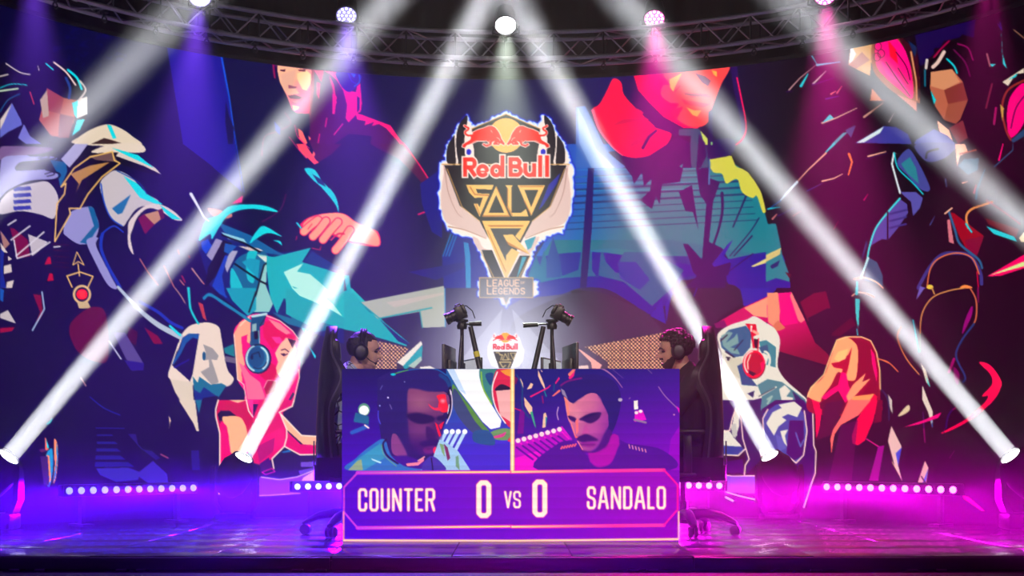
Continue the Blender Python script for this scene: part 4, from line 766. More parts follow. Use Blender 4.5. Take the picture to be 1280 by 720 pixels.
    c.line('140,242 270,175 285,158', 12, PKN, w1=6); c.sl('35,80 75,170 78,320 130,400', 9, (20, 70, 130)); c.line('240,200 255,240', 8, TQ); c.line('310,200 315,150', 8, (0, 80, 130)); c.line('225,240 232,290', 9, (150, 10, 110)); c.poly('60,330 95,360 85,520 40,520', (120, 0, 140)); c.line('20,330 60,345', 8, (220, 10, 100)); c.poly('20,90 45,110 30,150 20,150', (120, 0, 90)); c.sl('345,320 335,370 345,415', 6, (220, 170, 220))
    c.poly('20,560 370,470 440,560 330,600 240,720 210,790 20,790', (190, 0, 190)); c.poly('20,700 210,640 230,720 200,790 20,790', (246, 10, 200))
    for i in range(8):
        x, y = 45+i*44, 570-i*12
        c.line([(x-10, y+50), (x+110, y+140)], 14, (96, 0, 150)); c.ell(x, y, 18, 18, (255, 216, 226)); c.line([(x+20, y+20), (x+70, y+70)], 12, (240, 20, 200))
    c.line('370,470 440,560', 14, (220, 10, 200))
    c.sm('200,790 330,600 450,580 560,680 640,760 760,560 860,590 1120,640 1170,790', (74, 10, 140)); c.poly('560,640 640,650 740,530 790,530 800,600 740,720 650,760 580,730', (176, 10, 160))
    c.at(690, 458, 5.45)
    c.sm('60,150 100,100 200,60 330,60 430,110 470,220 440,380 380,500 330,540 90,240', (36, 16, 112))
    c.sm('88,205 140,250 180,225 250,185 300,185 345,245 382,330 386,400 352,470 330,520 300,560 250,580 210,572 188,530 165,490 128,400 104,340', ((236, 130, 150), (150, 44, 150), (110, 300), (380, 420)))
    c.soft(250, 260, 110, 80, (214, 110, 150), .7, 1); c.soft(280, 420, 90, 70, (206, 80, 160), .6, 1); c.soft(170, 330, 60, 60, (240, 150, 170), .5, 1)
    c.blur(140, 200, 380, 570, 3)
    c.sm('108,335 150,345 165,360 160,380 125,365', (56, 10, 96)); c.sm('185,360 240,330 320,312 335,325 310,365 260,388 215,372', (56, 10, 96)); c.sm('200,350 260,320 320,315 250,345', (34, 6, 84)); c.sm('230,395 250,440 235,470 205,465 215,430', (196, 70, 150))
    c.sm('165,490 200,470 240,462 300,490 315,505 250,512 200,515', (60, 8, 104)); c.sm('195,520 250,516 300,520 280,545 215,545', (150, 30, 140)); c.line('200,532 290,532', 5, (80, 8, 110)); c.sm('330,520 385,430 410,470 370,540 300,585 215,585 205,572 260,578 300,560', (72, 10, 122)); c.sm('175,500 215,575 240,585 200,570', (90, 10, 120))
    c.blur(120, 300, 380, 585, 2)
    c.poly('80,205 98,215 112,260 120,330 108,340 96,270', (255, 130, 120)); c.poly('122,360 132,380 165,480 160,490 132,410', (255, 120, 130)); c.poly('160,370 178,350 180,440 165,470', (255, 110, 120)); c.poly('150,470 180,480 165,490', (250, 90, 110)); c.line('175,510 208,566', 7, (250, 130, 150))
    c.sm('60,160 90,120 180,75 320,70 420,120 450,230 420,340 388,400 380,320 345,250 330,205 300,185 250,185 180,225 140,250 100,220', (36, 18, 112)); c.sl('60,130 110,100 200,80', 12, (120, 10, 120)); c.poly('60,150 85,165 110,230 95,210 70,190', (150, 130, 170))
    c.sm('250,610 320,600 370,560 405,470 440,465 458,500 440,580 400,660 330,688 280,670', (176, 8, 164)); c.blur(220, 470, 480, 700, 2)
    c.sl('250,0 340,14 420,70 480,145', 16, (160, 100, 160), w1=5); c.line('400,10 485,80', 4, (110, 70, 150)); c.poly('275,0 345,0 340,14 290,12', (240, 110, 190))
    c.at(640, 455, 5.949)
    c.ell(805, 266, 16, 13, (180, 160, 190)); c.line('870,260 880,250', 5, (150, 110, 170)); c.poly('905,275 935,270 938,335 908,340', (255, 240, 230)); c.poly('915,350 970,340 1000,415 910,430', (236, 10, 200)); c.ell(925, 362, 14, 12, (255, 230, 240)); c.ell(956, 352, 14, 12, (255, 230, 240)); c.line('910,415 995,435', 16, (150, 110, 160)); c.sl('1090,170 1140,240 1230,330', 8, (150, 100, 170)); c.poly('1220,310 1245,330 1245,370', (230, 10, 190)); c.line('1000,30 1040,70', 6, (110, 80, 150)); c.ell(1205, 377, 8, 6, (200, 130, 190))
    for i, x in enumerate(range(365, 470, 20)): c.line([(x, 630-i*4), (x+10, 615-i*4)], 13, (246, 90, 120))
    for i, x in enumerate(range(870, 1000, 24)): c.line([(x, 600+i*7), (x+6, 625+i*6)], 9, (220, 130, 170))
    # ---- frame lines, names and score
    c.at(0, 0, 1)
    c.poly('429,588 444,588 444,600 429,615', (60, 30, 170), .5)
    c.poly('431,610 447,591 832,588 848,606 848,637 831,657 447,661 431,640', ((78, 6, 186), (148, 4, 176), (440, 620), (830, 620)))
    c.poly('431,645 447,663 832,659 848,642 848,674 431,675', ((66, 2, 196), (136, 0, 172), (440, 668), (840, 668)))
    MG = (236, 60, 170); YE = (255, 222, 120); PL = (255, 190, 170)
    def grad(p, w):
        c.line(p, w+1.6, ((200, 40, 200), (236, 10, 150), (430, 0), (850, 0))); c.line(p, w*.62, ((190, 70, 214), (255, 226, 130), (450, 0), (560, 0)))
    grad('447,591 640,590', 3.2); grad('447,660 640,658', 3.2)
    c.line('447,591 430,609 430,640 447,660', 2.4, (200, 60, 200)); 
    for p in ('640,590 830,587.5', '640,658.5 830,656.5'): c.line(p, 4.6, (240, 40, 150)); c.line(p, 2.2, ((255, 234, 140), (250, 60, 150), (640, 0), (760, 0)))
    c.line('830,587.5 847,606 847,637 830,656.5', 2.6, (240, 20, 150))
    c.line('429.5,640 429.5,675.5', 2.4, (250, 130, 150)); c.line('429.5,675.5 640,676 848.5,674', 3.2, (255, 150, 130)); c.line('429.5,675.5 640,676 848.5,674', 1.4, (255, 226, 170)); c.line('848.5,674 848.5,640', 2.6, (255, 180, 150))
    c.line('640.5,461 640.5,587', 5.2, (255, 190, 110)); c.line('640.5,461 640.5,587', 2.6, (255, 240, 180))
    TX = (255, 238, 206)
    for w, col in ((4.6, (230, 60, 170)), (3.1, TX)):
        c.text('COUNTER', 449.2, 612, 8.2, 25.6, 5.95, w, col, BLOCK, sq=False, widths={'N': 1.1, 'E': .85, 'R': 1.1, 'T': .95})
        c.text('SANDALO', 735.2, 609.6, 8.4, 25.4, 5.7, w, col, BLOCK, sq=False, widths={'N': 1.15, 'A': 1.25, 'L': .7, 'S': .95})
    for w, col in ((3.9, (200, 40, 170)), (2.5, TX)): c.text('VS', 631.5, 615, 7, 19, 4.3, w, col, BLOCK, sq=False)
    for w, col in ((7.6, (236, 80, 160)), (5.8, (255, 240, 204))):
        c.text('0', 598.6, 603.5, 12.4, 41, 0, w, col, BLOCK, sq=False); c.text('0', 668.6, 602.5, 12.4, 41, 0, w, col, BLOCK, sq=False)
    # fine sensor grain and scan bands of the modules
    rs = np.random.RandomState(3); c.b += rs.normal(0, .012, c.b.shape[:2])[..., None].astype(np.float32); c.b = np.clip(c.b, 0, 1)
    H = c.b.shape[0]; y = 459 + np.arange(H)/3.0
    band = 1.0 + 0.07*(((y-461) % 13.4)/13.4) - 0.03
    c.b *= band[:, None, None]
    return c
# ---------------------------------------------------------------- the setting
structure(MB().box((0, 6.5, -.13), (15, 17, .1)).obj('floor', M['ground'], smooth=False))
structure(MB().box((0, 6.5, 6.25), (15, 17, .1)).obj('ceiling', M['drape'], smooth=False))
def drape(name, p0, p1, folds):
    m = MB(); n = folds*6; v = []; p0, p1 = Vector(p0), Vector(p1); d = p1-p0; nr = Vector((-d.y, d.x, 0)).normalized()
    for z in (-.08, 6.2): v += [p0 + d*k/n + nr*.05*math.sin(k*PI/3) + Vector((0, 0, z)) for k in range(n+1)]
    m._add(v, [(k, k+1, n+2+k, n+1+k) for k in range(n)])
    return structure(m.obj(name, M['drape'], angle=180))
drape('wall_back', (-7.4, 13.9, 0), (7.4, 13.9, 0), 40)
drape('wall_left', (-7.4, -1.8, 0), (-7.4, 13.9, 0), 40)
drape('wall_right', (7.4, -1.8, 0), (7.4, 13.9, 0), 40)

# haze that fills the stage, thin and even
hz = bpy.data.materials.new('stage_haze'); hz.use_nodes = True; nt = hz.node_tree
for n in list(nt.nodes):
    if n.type != 'OUTPUT_MATERIAL': nt.nodes.remove(n)
vs = nt.nodes.new('ShaderNodeVolumeScatter'); vs.inputs['Color'].default_value = (1, 1, 1, 1); vs.inputs['Density'].default_value = HAZE; vs.inputs['Anisotropy'].default_value = .15
nt.links.new(vs.outputs[0], [n for n in nt.nodes if n.type == 'OUTPUT_MATERIAL'][0].inputs['Volume'])
haze = MB().box((0, 9.65, 3.03), (14.4, 7.9, 6.2)).obj('stage_haze', hz, smooth=False)
tag(haze, 'thin even haze hanging over the whole stage and carrying the light beams', 'haze'); haze['kind'] = 'stuff'

# ---------------------------------------------------------------- stage riser
DY0, DY1, TS = 7.31, 11.25, .62
deck = thing('stage_riser', 'low stage riser of dark glossy square deck tiles with black front fascia', 'stage', (0, 0, 0))
nx, ny = 15, 7
tx, ty = 9.3/nx, (DY1-DY0)/ny
tile = MB().box((0, 0, -.012), (tx-.004, ty-.004, .024), bev=.0012).mesh('tile', M['deck'], True, 30)
random.seed(2)
for i in range(nx):
    for j in range(ny):
        t = link('tile', tile, deck, ((i-nx/2+.5)*tx, DY0+(j+.5)*ty, random.uniform(-.0012, .0004)))
        t.rotation_euler = (random.uniform(-.0012, .0012), random.uniform(-.0012, .0012), 0)
MB().box((0, (DY0+DY1)/2, -.05), (9.28, DY1-DY0-.02, .05)).obj('frame', M['black_metal'], deck, smooth=False)
for k in range(5):
    MB().box(((k-2)*1.86, DY0-.008, -.036), (1.85, .014, .060), bev=.003).obj('fascia_panel', M['black_plastic'], deck)
for x in (-2.55, -2.42, -2.0, -1.9, -1.1, -.98, .62, .72, 1.45, 1.56, 2.05, 2.2):
    MB().box((x, DY0-.012, -.072), (.055, .03, .014), bev=.002).obj('foot', M['dark_steel'], deck)

# ---------------------------------------------------------------- LED screens
def picture_mesh(name, X, Y, Z, cv, px, py, smoothing=1, black=0.0, sat=1.0):
    """grid mesh (rows x columns) whose colour attribute carries the picture"""
    rows, cols = X.shape
    b = cv.b
    if smoothing:
        k = b.copy(); k[:, 1:] += b[:, :-1]; k[:, 0] += b[:, 0]; k *= .5
        q = k.copy(); q[1:] += k[:-1]; q[0] += k[0]; b = q*.5
    u = np.clip((px-cv.x0)*cv.S-.0, 0, cv.W-1.001); v = np.clip((py-cv.y0)*cv.S-.0, 0, cv.H-1.001)
    i, j = u.astype(int), v.astype(int); fu, fv = (u-i)[..., None], (v-j)[..., None]
    c = (b[j, i]*(1-fu) + b[j, i+1]*fu)*(1-fv) + (b[j+1, i]*(1-fu) + b[j+1, i+1]*fu)*fv
    c = (c-black)/(1-black); g = c.mean(-1, keepdims=True); c = g + (c-g)*sat
    c = np.clip(c, 0, 1); lin = np.where(c <= .04045, c/12.92, ((c+.055)/1.055)**2.4)
    me = bpy.data.meshes.new(name); n = rows*cols
    me.vertices.add(n); me.vertices.foreach_set('co', np.stack([X, Y, Z], -1).astype(np.float32).ravel())
    a = np.arange(n).reshape(rows, cols)
    q = np.stack([a[:-1, :-1], a[1:, :-1], a[1:, 1:], a[:-1, 1:]], -1).reshape(-1, 4)
    me.loops.add(q.size); me.polygons.add(len(q))
    me.loops.foreach_set('vertex_index', q.astype(np.int32).ravel())
    me.polygons.foreach_set('loop_start', np.arange(0, q.size, 4, dtype=np.int32))
    me.update(calc_edges=True)
    at_ = me.color_attributes.new('picture', 'FLOAT_COLOR', 'POINT')
    at_.data.foreach_set('color', np.concatenate([lin, np.ones_like(lin[..., :1])], -1).astype(np.float32).ravel())
    return me

WR, WC, WTOP = 4.3, 8.0, 3.74
wall = thing('led_video_wall', 'tall curved LED video wall behind the players with an illustrated mural and emblem', 'video wall', (0, WC, 0))
th = np.radians(np.linspace(-63, 63, 1300))[None, :]; zz = np.linspace(WTOP, -.02, 600)[:, None]
X = WR*np.sin(th) + 0*zz; Y = WR*np.cos(th) + 0*zz; Z = zz + 0*th
px = 640 + FPX*X/(Y+WC); py = HORIZON - FPX*(Z-CAMZ)/(Y+WC)
me = picture_mesh('screen', X, Y, Z, wall_picture(), px, py, black=.05, sat=1.15)
me.materials.append(screen_mat('led_wall_pixels', 1.22))
link('screen', me, wall)
arc = [math.radians(a) for a in range(-63, 64, 3)]
def arcband(r0, r1, z0, z1):
    m = MB(); m.rings([[Vector((r*math.sin(t), r*math.cos(t), z)) for r, z in ((r0, z0), (r1, z0), (r1, z1), (r0, z1))] for t in arc]); return m
arcband(WR+.006, WR+.10, -.02, WTOP).obj('cabinet', M['black_metal'], wall, smooth=False)
arcband(WR-.012, WR+.11, WTOP, WTOP+.03).obj('top_rail', M['black_metal'], wall, smooth=False)
arcband(WR-.012, WR+.11, -.08, -.02).obj('base_rail', M['black_metal'], wall, smooth=False)

PY = 8.43
board = thing('led_score_screen', 'low flat LED screen at the stage front showing two player close-ups and score', 'screen', (0, PY, 0))
x0, x1 = at(427.5, 0, PY).x, at(849.5, 0, PY).x; z0, z1 = at(0, 677.2, PY).z, at(0, 461, PY).z
X, Z = np.meshgrid(np.linspace(x0, x1, 560), np.linspace(z1, z0, 290)); Y = 0*X
px = 640 + FPX*X/PY; py = HORIZON - FPX*(Z-CAMZ)/PY
me = picture_mesh('screen', X, Y, Z, panel_picture(), px, py)
me.materials.append(screen_mat('led_score_pixels', 1.08)); link('screen', me, board)
for i in range(4):
    for j in range(2):
        w, h = (x1-x0)/4, (z1-z0)/2
        MB().box((x0+(i+.5)*w, .048, z0+(j+.5)*h), (w-.004, .085, h-.004), bev=.004).obj('cabinet', M['black_metal'], board)
for x in (x0+.55, x0+.85, x1-.85, x1-.55):
    MB().tube([(x, .10, z1-.42), (x, .20, .02)], .014).box((x, .16, .012), (.05, .16, .02)).obj('brace', M['dark_steel'], board)

# ---------------------------------------------------------------- curved truss
TR, TC = 3.8, 7.7
ZL, ZU, DR = 3.705, 3.915, .215
truss = thing('box_truss', 'curved aluminium box truss arching over the video wall', 'truss', (0, TC, 0))
tarc = [math.radians(a*.1) for a in range(-640, 641, 20)]
for r, z in ((TR, ZL), (TR, ZU), (TR+DR, ZL), (TR+DR, ZU)):
    MB().tube([(r*math.sin(t), r*math.cos(t), z) for t in tarc], .0175, 10).obj('chord', M['alu'], truss)
BAY = math.radians(6.0); OFF = math.radians(-.9)
def P(r, t, z): return (r*math.sin(t), r*math.cos(t), z)
def bar_mesh(a, b, r=.0068, m='alu'): return MB().tube([a, b], r, 8).mesh('brace', M[m])
r2 = TR+DR
post = bar_mesh(P(TR, 0, ZL), P(TR, 0, ZU), .008, 'dark_steel'); post2 = bar_mesh(P(r2, 0, ZL), P(r2, 0, ZU), .007, 'dark_steel')
d1 = bar_mesh(P(TR, 0, ZU), P(TR, BAY/2, ZL)); d2 = bar_mesh(P(TR, BAY/2, ZL), P(TR, BAY, ZU))
e1 = bar_mesh(P(r2, 0, ZL), P(r2, BAY/2, ZU)); e2 = bar_mesh(P(r2, BAY/2, ZU), P(r2, BAY, ZL))
g1 = bar_mesh(P(TR, 0, ZL), P(r2, BAY/2, ZL), .007); g2 = bar_mesh(P(r2, BAY/2, ZL), P(TR, BAY, ZL), .007)
h1 = bar_mesh(P(TR, 0, ZU), P(r2, BAY/2, ZU), .007)
cl = MB().tube([(0, TR+DR*.4, ZL-.005), (0, TR+DR*.4, ZL-.045)], .012, 8)
cl.tube([(.018*math.cos(a), TR+DR*.4, ZL-.062+.02*math.sin(a)) for a in [k*PI/6 for k in range(12)]], .006, 6, True)
cl.box((0, TR+DR*.4, ZL-.012), (.03, .07, .02))
clamp = cl.mesh('clamp', M['dark_steel'])
sleeves = [MB().tube([P(TR, -.006, z), P(TR, .006, z)], .023, 10).mesh('coupler', M['alu']) for z in (ZU, ZL)]
for k in range(-10, 11):
    for me in (post, post2, d1, d2, e1, e2, g1, g2, h1):
        if k == 10 and me not in (post, post2): continue
        if me is h1 and k % 2: continue
        link('brace', me, truss, rotz=-(k*BAY+OFF))
    link('clamp', clamp, truss, rotz=-(k*BAY+OFF+.004*math.sin(k*5)))
    if k % 3 == 0:
        for sleeve in sleeves: link('coupler', sleeve, truss, rotz=-(k*BAY+OFF+.022))

# ---------------------------------------------------------------- PAR lamps on the truss
def par_lamp(px, py, Y, aim, color, disc, label, power, strength=14.0):
    p = at(px, py, Y); d = (Vector(aim)-p).normalized()
    look = (Vector((0, 0, CAMZ))-p).normalized(); f = (look*.55 + Vector((0, 0, -1))*.45).normalized()
    t = thing('par_lamp', label, 'stage light', p, 0, 'par lamps on the truss')
    A = align((0, 0, 0), f)
    MB().lathe([(.045, -.20), (.072, -.19), (.080, -.12), (.088, -.02), (.092, .012), (.082, .014), (.080, -.004), (.02, -.004)], A, 28).obj('can', M['black_plastic'], t)
    MB().lathe([(.079, -.004), (.079, .004), (.001, .006)], A, 28).obj('lens', mat('par_lens', (.02, .02, .02), .3, 0, 0, 10, 0, disc, strength*.55), t)
    m = MB()
    for r, n in ((.0, 1), (.034, 6), (.063, 12)):
        for k in range(n):
            c = A @ Vector((r*math.cos(2*PI*k/n), r*math.sin(2*PI*k/n), .007)); m.ball(c, .0105, 8, 5)
    m.obj('led_cell', mat('par_led', (.02, .02, .02), .3, 0, 0, 10, 0, tuple(min(1, c*.5+.5) for c in disc), strength*2.2), t)
    b = -f; up = Vector((0, .15, 0))
    MB().tube([(-.105, .06, .01), (-.105, .10, -.04), (0, .13, -.06), (.105, .10, -.04), (.105, .06, .01)], .009, 8).tube([(0, .13, -.06), (0, .17, -.075)], .016, 8).obj('yoke', M['black_metal'], t)
    lamp('par_light', 'SPOT', p + d*.10, d, color, power, spot_size=math.radians(31), spot_blend=1.0, shadow_soft_size=.06)
    return t
PURP, WHT, MAG = (.22, .06, 1.0), (1.0, .98, .92), (1.0, .02, .45)
par_lamp(433, 19, 11.3, (-1.0, 9.1, 1.0), PURP, (.42, .36, 1.0), 'violet-white round LED par lamp on the truss left of the centre lamp', PAR_W*2.0, 2.0)
par_lamp(632, 31, 11.3, (0, 9.2, .6), (.86, 1.0, .84), (1, 1, 1), 'white round LED par lamp at the middle of the truss', PAR_W*1.5, 30)
par_lamp(818, 23, 11.3, (1.06, 9.1, 1.0), MAG, (1.0, .12, .55), 'pink round LED par lamp on the truss right of the centre lamp', PAR_W*1.9, 3.0)
par_lamp(250, -4, 10.6, (-2.2, 8.6, .0), PURP, (.42, .36, 1.0), 'violet LED par lamp cut by the top edge above the left of the truss', PAR_W*1.7, 5)
par_lamp(1031, -6, 10.6, (2.1, 8.6, .0), MAG, (1.0, .12, .55), 'pink LED par lamp cut by the top edge above the right of the truss', PAR_W*1.7, 3)
par_lamp(40, -60, 9.9, (-2.8, 8.6, .0), PURP, (.42, .36, 1.0), 'violet LED par lamp above the top left corner of the picture', PAR_W*1.4, 5)
par_lamp(1240, -60, 9.9, (2.8, 8.6, .0), MAG, (1.0, .12, .55), 'pink LED par lamp above the top right corner of the picture', PAR_W*.6, 3)

# ---------------------------------------------------------------- moving heads on the floor, beams going up
GZ = -.08
def ground(x, y): return 0.0 if abs(x) < 4.66 and y < 11.27 else GZ
def moving_head(p, q, label, power=1.0):
    """p: lens centre, q: a point the beam passes"""
    d = (Vector(q)-Vector(p)).normalized(); c = Vector(p) - d*.16
    base = Vector((c.x, c.y, ground(c.x, c.y))); t = thing('moving_head', label, 'stage light', base, 0, 'moving heads on the floor')
    A = align(Vector(p)-base, d); cc = c-base
    MB().box((0, 0, .055), (.30, .24, .11), bev=.02).box((0, -.121, .06), (.12, .004, .04)).obj('base', M['black_matte'], t)
    for s in (-1, 1):
        MB().rings([[Vector((s*x, y, z)) for x, y, z in r] for r in ([(.10, -.07, .11), (.15, -.07, .11), (.15, .07, .11), (.10, .07, .11)], [(.150, -.065, .2), (.185, -.065, .2), (.185, .065, .2), (.150, .065, .2)],
            [(.152, -.05, cc.z), (.19, -.05, cc.z), (.19, .05, cc.z), (.152, .05, cc.z)], [(.156, -.025, cc.z+.07), (.182, -.025, cc.z+.07), (.182, .025, cc.z+.07), (.156, .025, cc.z+.07)])]).obj('yoke_arm', M['black_matte'], t)
    MB().lathe([(.03, -.34), (.09, -.33), (.128, -.27), (.142, -.17), (.135, -.08), (.10, -.02), (.088, .012), (.074, .014), (.072, -.012), (.01, -.014)], A, 28).obj('head', M['black_matte'], t)
    MB().lathe([(.071, -.010), (.071, -.002), (.001, .004)], A, 28).obj('lens', mat('beam_lens', (.02, .02, .02), .2, 0, 0, 10, 0, (1, 1, 1), 28), t)
    lamp('beam_light', 'AREA', Vector(p) + d*.016, d, (.93, .94, 1.0), BEAM_W*power, shape='DISK', size=.125, spread=math.radians(3.4))
for px, py, Y, qx, qy, qY, lab, w in (
        (10, 572, 9.7, 468, 20, 9.0, 'black moving head at the far left of the floor, beam rising to the right', .8),
        (304, 573, 11.42, 606, 0, 10.2, 'black moving head left of the desk in front of the pink girl picture', 1.1),
        (963, 571, 11.42, 642, 0, 10.2, 'black moving head right of the desk in front of the boy picture', 1.1),
        (1264, 571, 9.7, 796, 20, 9.0, 'black moving head at the far right of the floor, beam rising to the left', .8),
        (-400, 645, 8.6, 235, 5, 8.1, 'black moving head beyond the left edge of the picture', .55),
        (1650, 640, 8.6, 1010, 20, 8.1, 'black moving head beyond the right edge of the picture', .65)):
    moving_head(at(px, py, Y), at(qx, qy, qY), lab, w)

# ---------------------------------------------------------------- LED bars on the floor
def light_bar(a, b, color, dot, label, fans, tilt=-.05):
    a, b = Vector(a), Vector(b); c = (a+b)/2; L = (b-a).length; ang = math.atan2(b.y-a.y, b.x-a.x)
    gz = ground(c.x, c.y); t = thing('light_bar', label, 'stage light', (c.x, c.y, gz), ang, 'LED bars along the wall'); z = c.z-gz
    MB().box((0, .045, z), (L+.09, .075, .085), bev=.008).obj('housing', M['black_metal'], t)
    lm = mat('bar_lens', (.02, .02, .02), .3, 0, 0, 10, 0, dot, 9)
    ball = MB().ball((0, 0, 0), (.0255, .018, .0255), 14, 7).mesh('lens', lm)
    for k in range(12): link('lens', ball, t, (-L/2 + L*k/11, .003, z))
    for s in (-1, 1): MB().box((s*(L/2-.12), .045, z/2), (.03, .05, z)).box((s*(L/2-.12), .045, .008), (.09, .2, .016)).obj('stand', M['black_metal'], t)
    for toe, power in fans:                                   # its cells fan out to both sides
        n = Vector((math.sin(ang)+toe, -math.cos(ang), tilt))
        lamp('bar_light', 'AREA', (c.x + math.sin(ang)*.03, c.y - math.cos(ang)*.03, c.z), n, color, power*BAR_W, shape='RECTANGLE', size=L, size_y=.04, spread=math.radians(20))
    return t
VIO, FUC = (.10, 0.0, 1.0), (.95, 0.0, .90)
light_bar(at(87, 613.5, 10.0), at(242, 610, 10.75), VIO, (.055, .07, 1.0), 'LED bar with pale blue dots on the left of the floor', ((-.95, .75), (-.1, .5)))
light_bar(at(372, 608.5, 11.35), at(512, 606.5, 11.75), VIO, (.10, .14, 1.0), 'LED bar half hidden by the left gaming chair', ((-1.0, .65), (-.35, .7)))
light_bar(at(762, 605.5, 11.75), at(899, 607.5, 11.35), FUC, (1.0, .09, .85), 'LED bar half hidden by the right gaming chair', ((1.0, .35), (.35, .5)))
light_bar(at(1033, 609, 10.75), at(1191, 612, 10.0), FUC, (1.0, .08, .75), 'LED bar with pinkish white dots on the right of the floor', ((.85, .30), (.2, .25)))

# ---------------------------------------------------------------- desk, monitors, cameras
desk = thing('gaming_desk', 'dark desk between the two players behind the score screen', 'desk', (0.04, 9.12, 0))
MB().box((0, 0, .725), (1.22, .90, .03), bev=.005).obj('table_top', M['desk'], desk)
for sx in (-1, 1):
    for sy in (-1, 1): MB().box((sx*.55, sy*.38, .355), (.05, .05, .71)).obj('leg', M['dark_steel'], desk)
DZ = .74
def monitor(x, y, face, h, label, w=.44, z0=.10, glow=(.5, .55, .6), es=.7):
    t = thing('monitor', label, 'monitor', (x, y, DZ), face, 'monitors on the desk')      # screen looks along local +X
    MB().box((0, 0, z0+h/2), (.018, w, h), bev=.004).box((-.018, 0, z0+h/2), (.025, w*.6, h*.5), bev=.008).obj('casing', M['black_plastic'], t)
    MB().box((.0098, 0, z0+h/2), (.001, w-.02, h-.02)).obj('panel', mat('monitor_picture', (.02, .02, .02), .3, 0, 0, 10, 0, glow, es), t)
    MB().box((-.045, 0, .12), (.02, .05, .24), bev=.004).obj('stand', M['black_plastic'], t)
    MB().lathe([(.10, 0), (.10, .008), (.03, .014)], Matrix.Translation((-.045, 0, 0)), 20).obj('foot', M['black_plastic'], t)
monitor(at(561, 0, 9.0).x, 9.02, PI-.12, .36, 'thin black monitor facing the left player')
monitor(at(588, 0, 9.3).x, 9.36, PI+.35, .30, 'black monitor behind the left tripod')
monitor(at(713, 0, 9.0).x, 9.02, .16, .37, 'thin black monitor facing the right player')
monitor(at(689, 0, 9.3).x, 9.36, -.30, .30, 'black monitor behind the right tripod')

def tripod(x, y, s, label, lean, grip):
    """s = +1: camera looks to -x; head at z 1.36"""
    t = thing('camera_tripod', label, 'tripod', (x, y, DZ), 0, 'tripods on the desk')
    H = .60
    MB().tube([(0, 0, .04), (0, 0, H)], .012, 10).tube([(0, 0, .30), (0, 0, .36)], .022, 10).obj('column', M['black_metal'], t)
    ends = [(s*.185, -.03), (-s*.03, .15), (-s*.04, -.13)]
    for i, (ex, ey) in enumerate(ends):
        top = (s*.055 if i == 0 else 0, -.01 if i == 0 else 0, H-.005 if i == 0 else H-.06); k = Vector((ex, ey, .01)); tp = Vector(top)
        rr = [.016, .017, .018, .027, .033, .014] if i == 0 else [.011, .011, .010, .010, .009, .009]
        MB().tube([tp.lerp(k, f) for f in (0, .25, .45, .62, .85, 1)], rr, 10).ball(k, .013, 8, 5).obj('leg', M['black_plastic'], t)
    if grip > 0: MB().tube([(s*.090, -.015, H-.165), (s*.099, -.016, H-.20)], .0195, 10).obj('tape_band', M['yellow'], t)
    MB().lathe([(.030, H-.02), (.034, H), (.026, H+.02), (.040, H+.028), (.040, H+.04)], n=16).obj('pan_head', M['black_metal'], t)
    if grip > 0: hd = [(0, 0, H+.01), (s*.06, -.01, H+.012), (s*.075, -.012, H+.012)], [(s*.045, -.01, H+.012), (s*.125, -.016, H+.014)]
    else: hd = [(0, 0, H+.01), (s*.06, -.01, H+.012), (s*.09, -.012, H+.008)], [(s*.09, -.012, H+.008), (s*.185, -.02, H+.002)]
    MB().tube(hd[0], .006, 8).tube(hd[1], [.014, .016], 10).obj('pan_handle', M['black_plastic'], t)
    return t
def video_camera(p, s, pitch, label):
    t = thing('camera', label, 'camera', p, 0, 'cameras filming the players')
    A = Matrix.Rotation(-s*pitch, 4, 'Y') @ Matrix.Scale(.86, 4)
    def part(): m = MB(); m.T = A; return m
    part().box((0, 0, .052), (.078, .13, .10), bev=.006).obj('camera_body', M['black_plastic'], t)
    part().box((0, 0, .108), (.05, .05, .025), bev=.008).obj('viewfinder', M['black_plastic'], t)
    part().box((s*.03, -.05, .06), (.03, .04, .08), bev=.009).obj('grip', M['black_plastic'], t)
    L = align((-s*.035, 0, .05), (-s, 0, 0))
    part().lathe([(.040, 0), (.042, .035), (.038, .04), (.040, .062), (.045, .066), (.045, .088), (.036, .089)], L, 20).obj('lens_barrel', M['black_plastic'], t)
    part().lathe([(.035, .085), (.001, .089)], L, 20).obj('lens_glass', M['lens_glass'], t)
    part().tube([(s*.02, .04, .1), (s*.06, .03, .085), (s*.085, .02, .03), (s*.08, .01, -.03)], .004, 6).obj('cable', M['black_plastic'], t)
x = at(577.5, 0, 9.15).x; tripod(x, 9.15, 1, 'black camera tripod left of centre with a yellow tape band on its leg', 0, 1)
video_camera((x+.01, 9.15, DZ+.645), 1, math.radians(24), 'black camera on the left tripod, lens tilted down to the left player')
x = at(690, 0, 9.15).x; tripod(x, 9.15, -1, 'black camera tripod right of centre with a long padded pan handle', 0, -1)
video_camera((x+.012, 9.15, DZ+.645), -1, math.radians(30), 'black camera on the right tripod, lens tilted down to the right player')

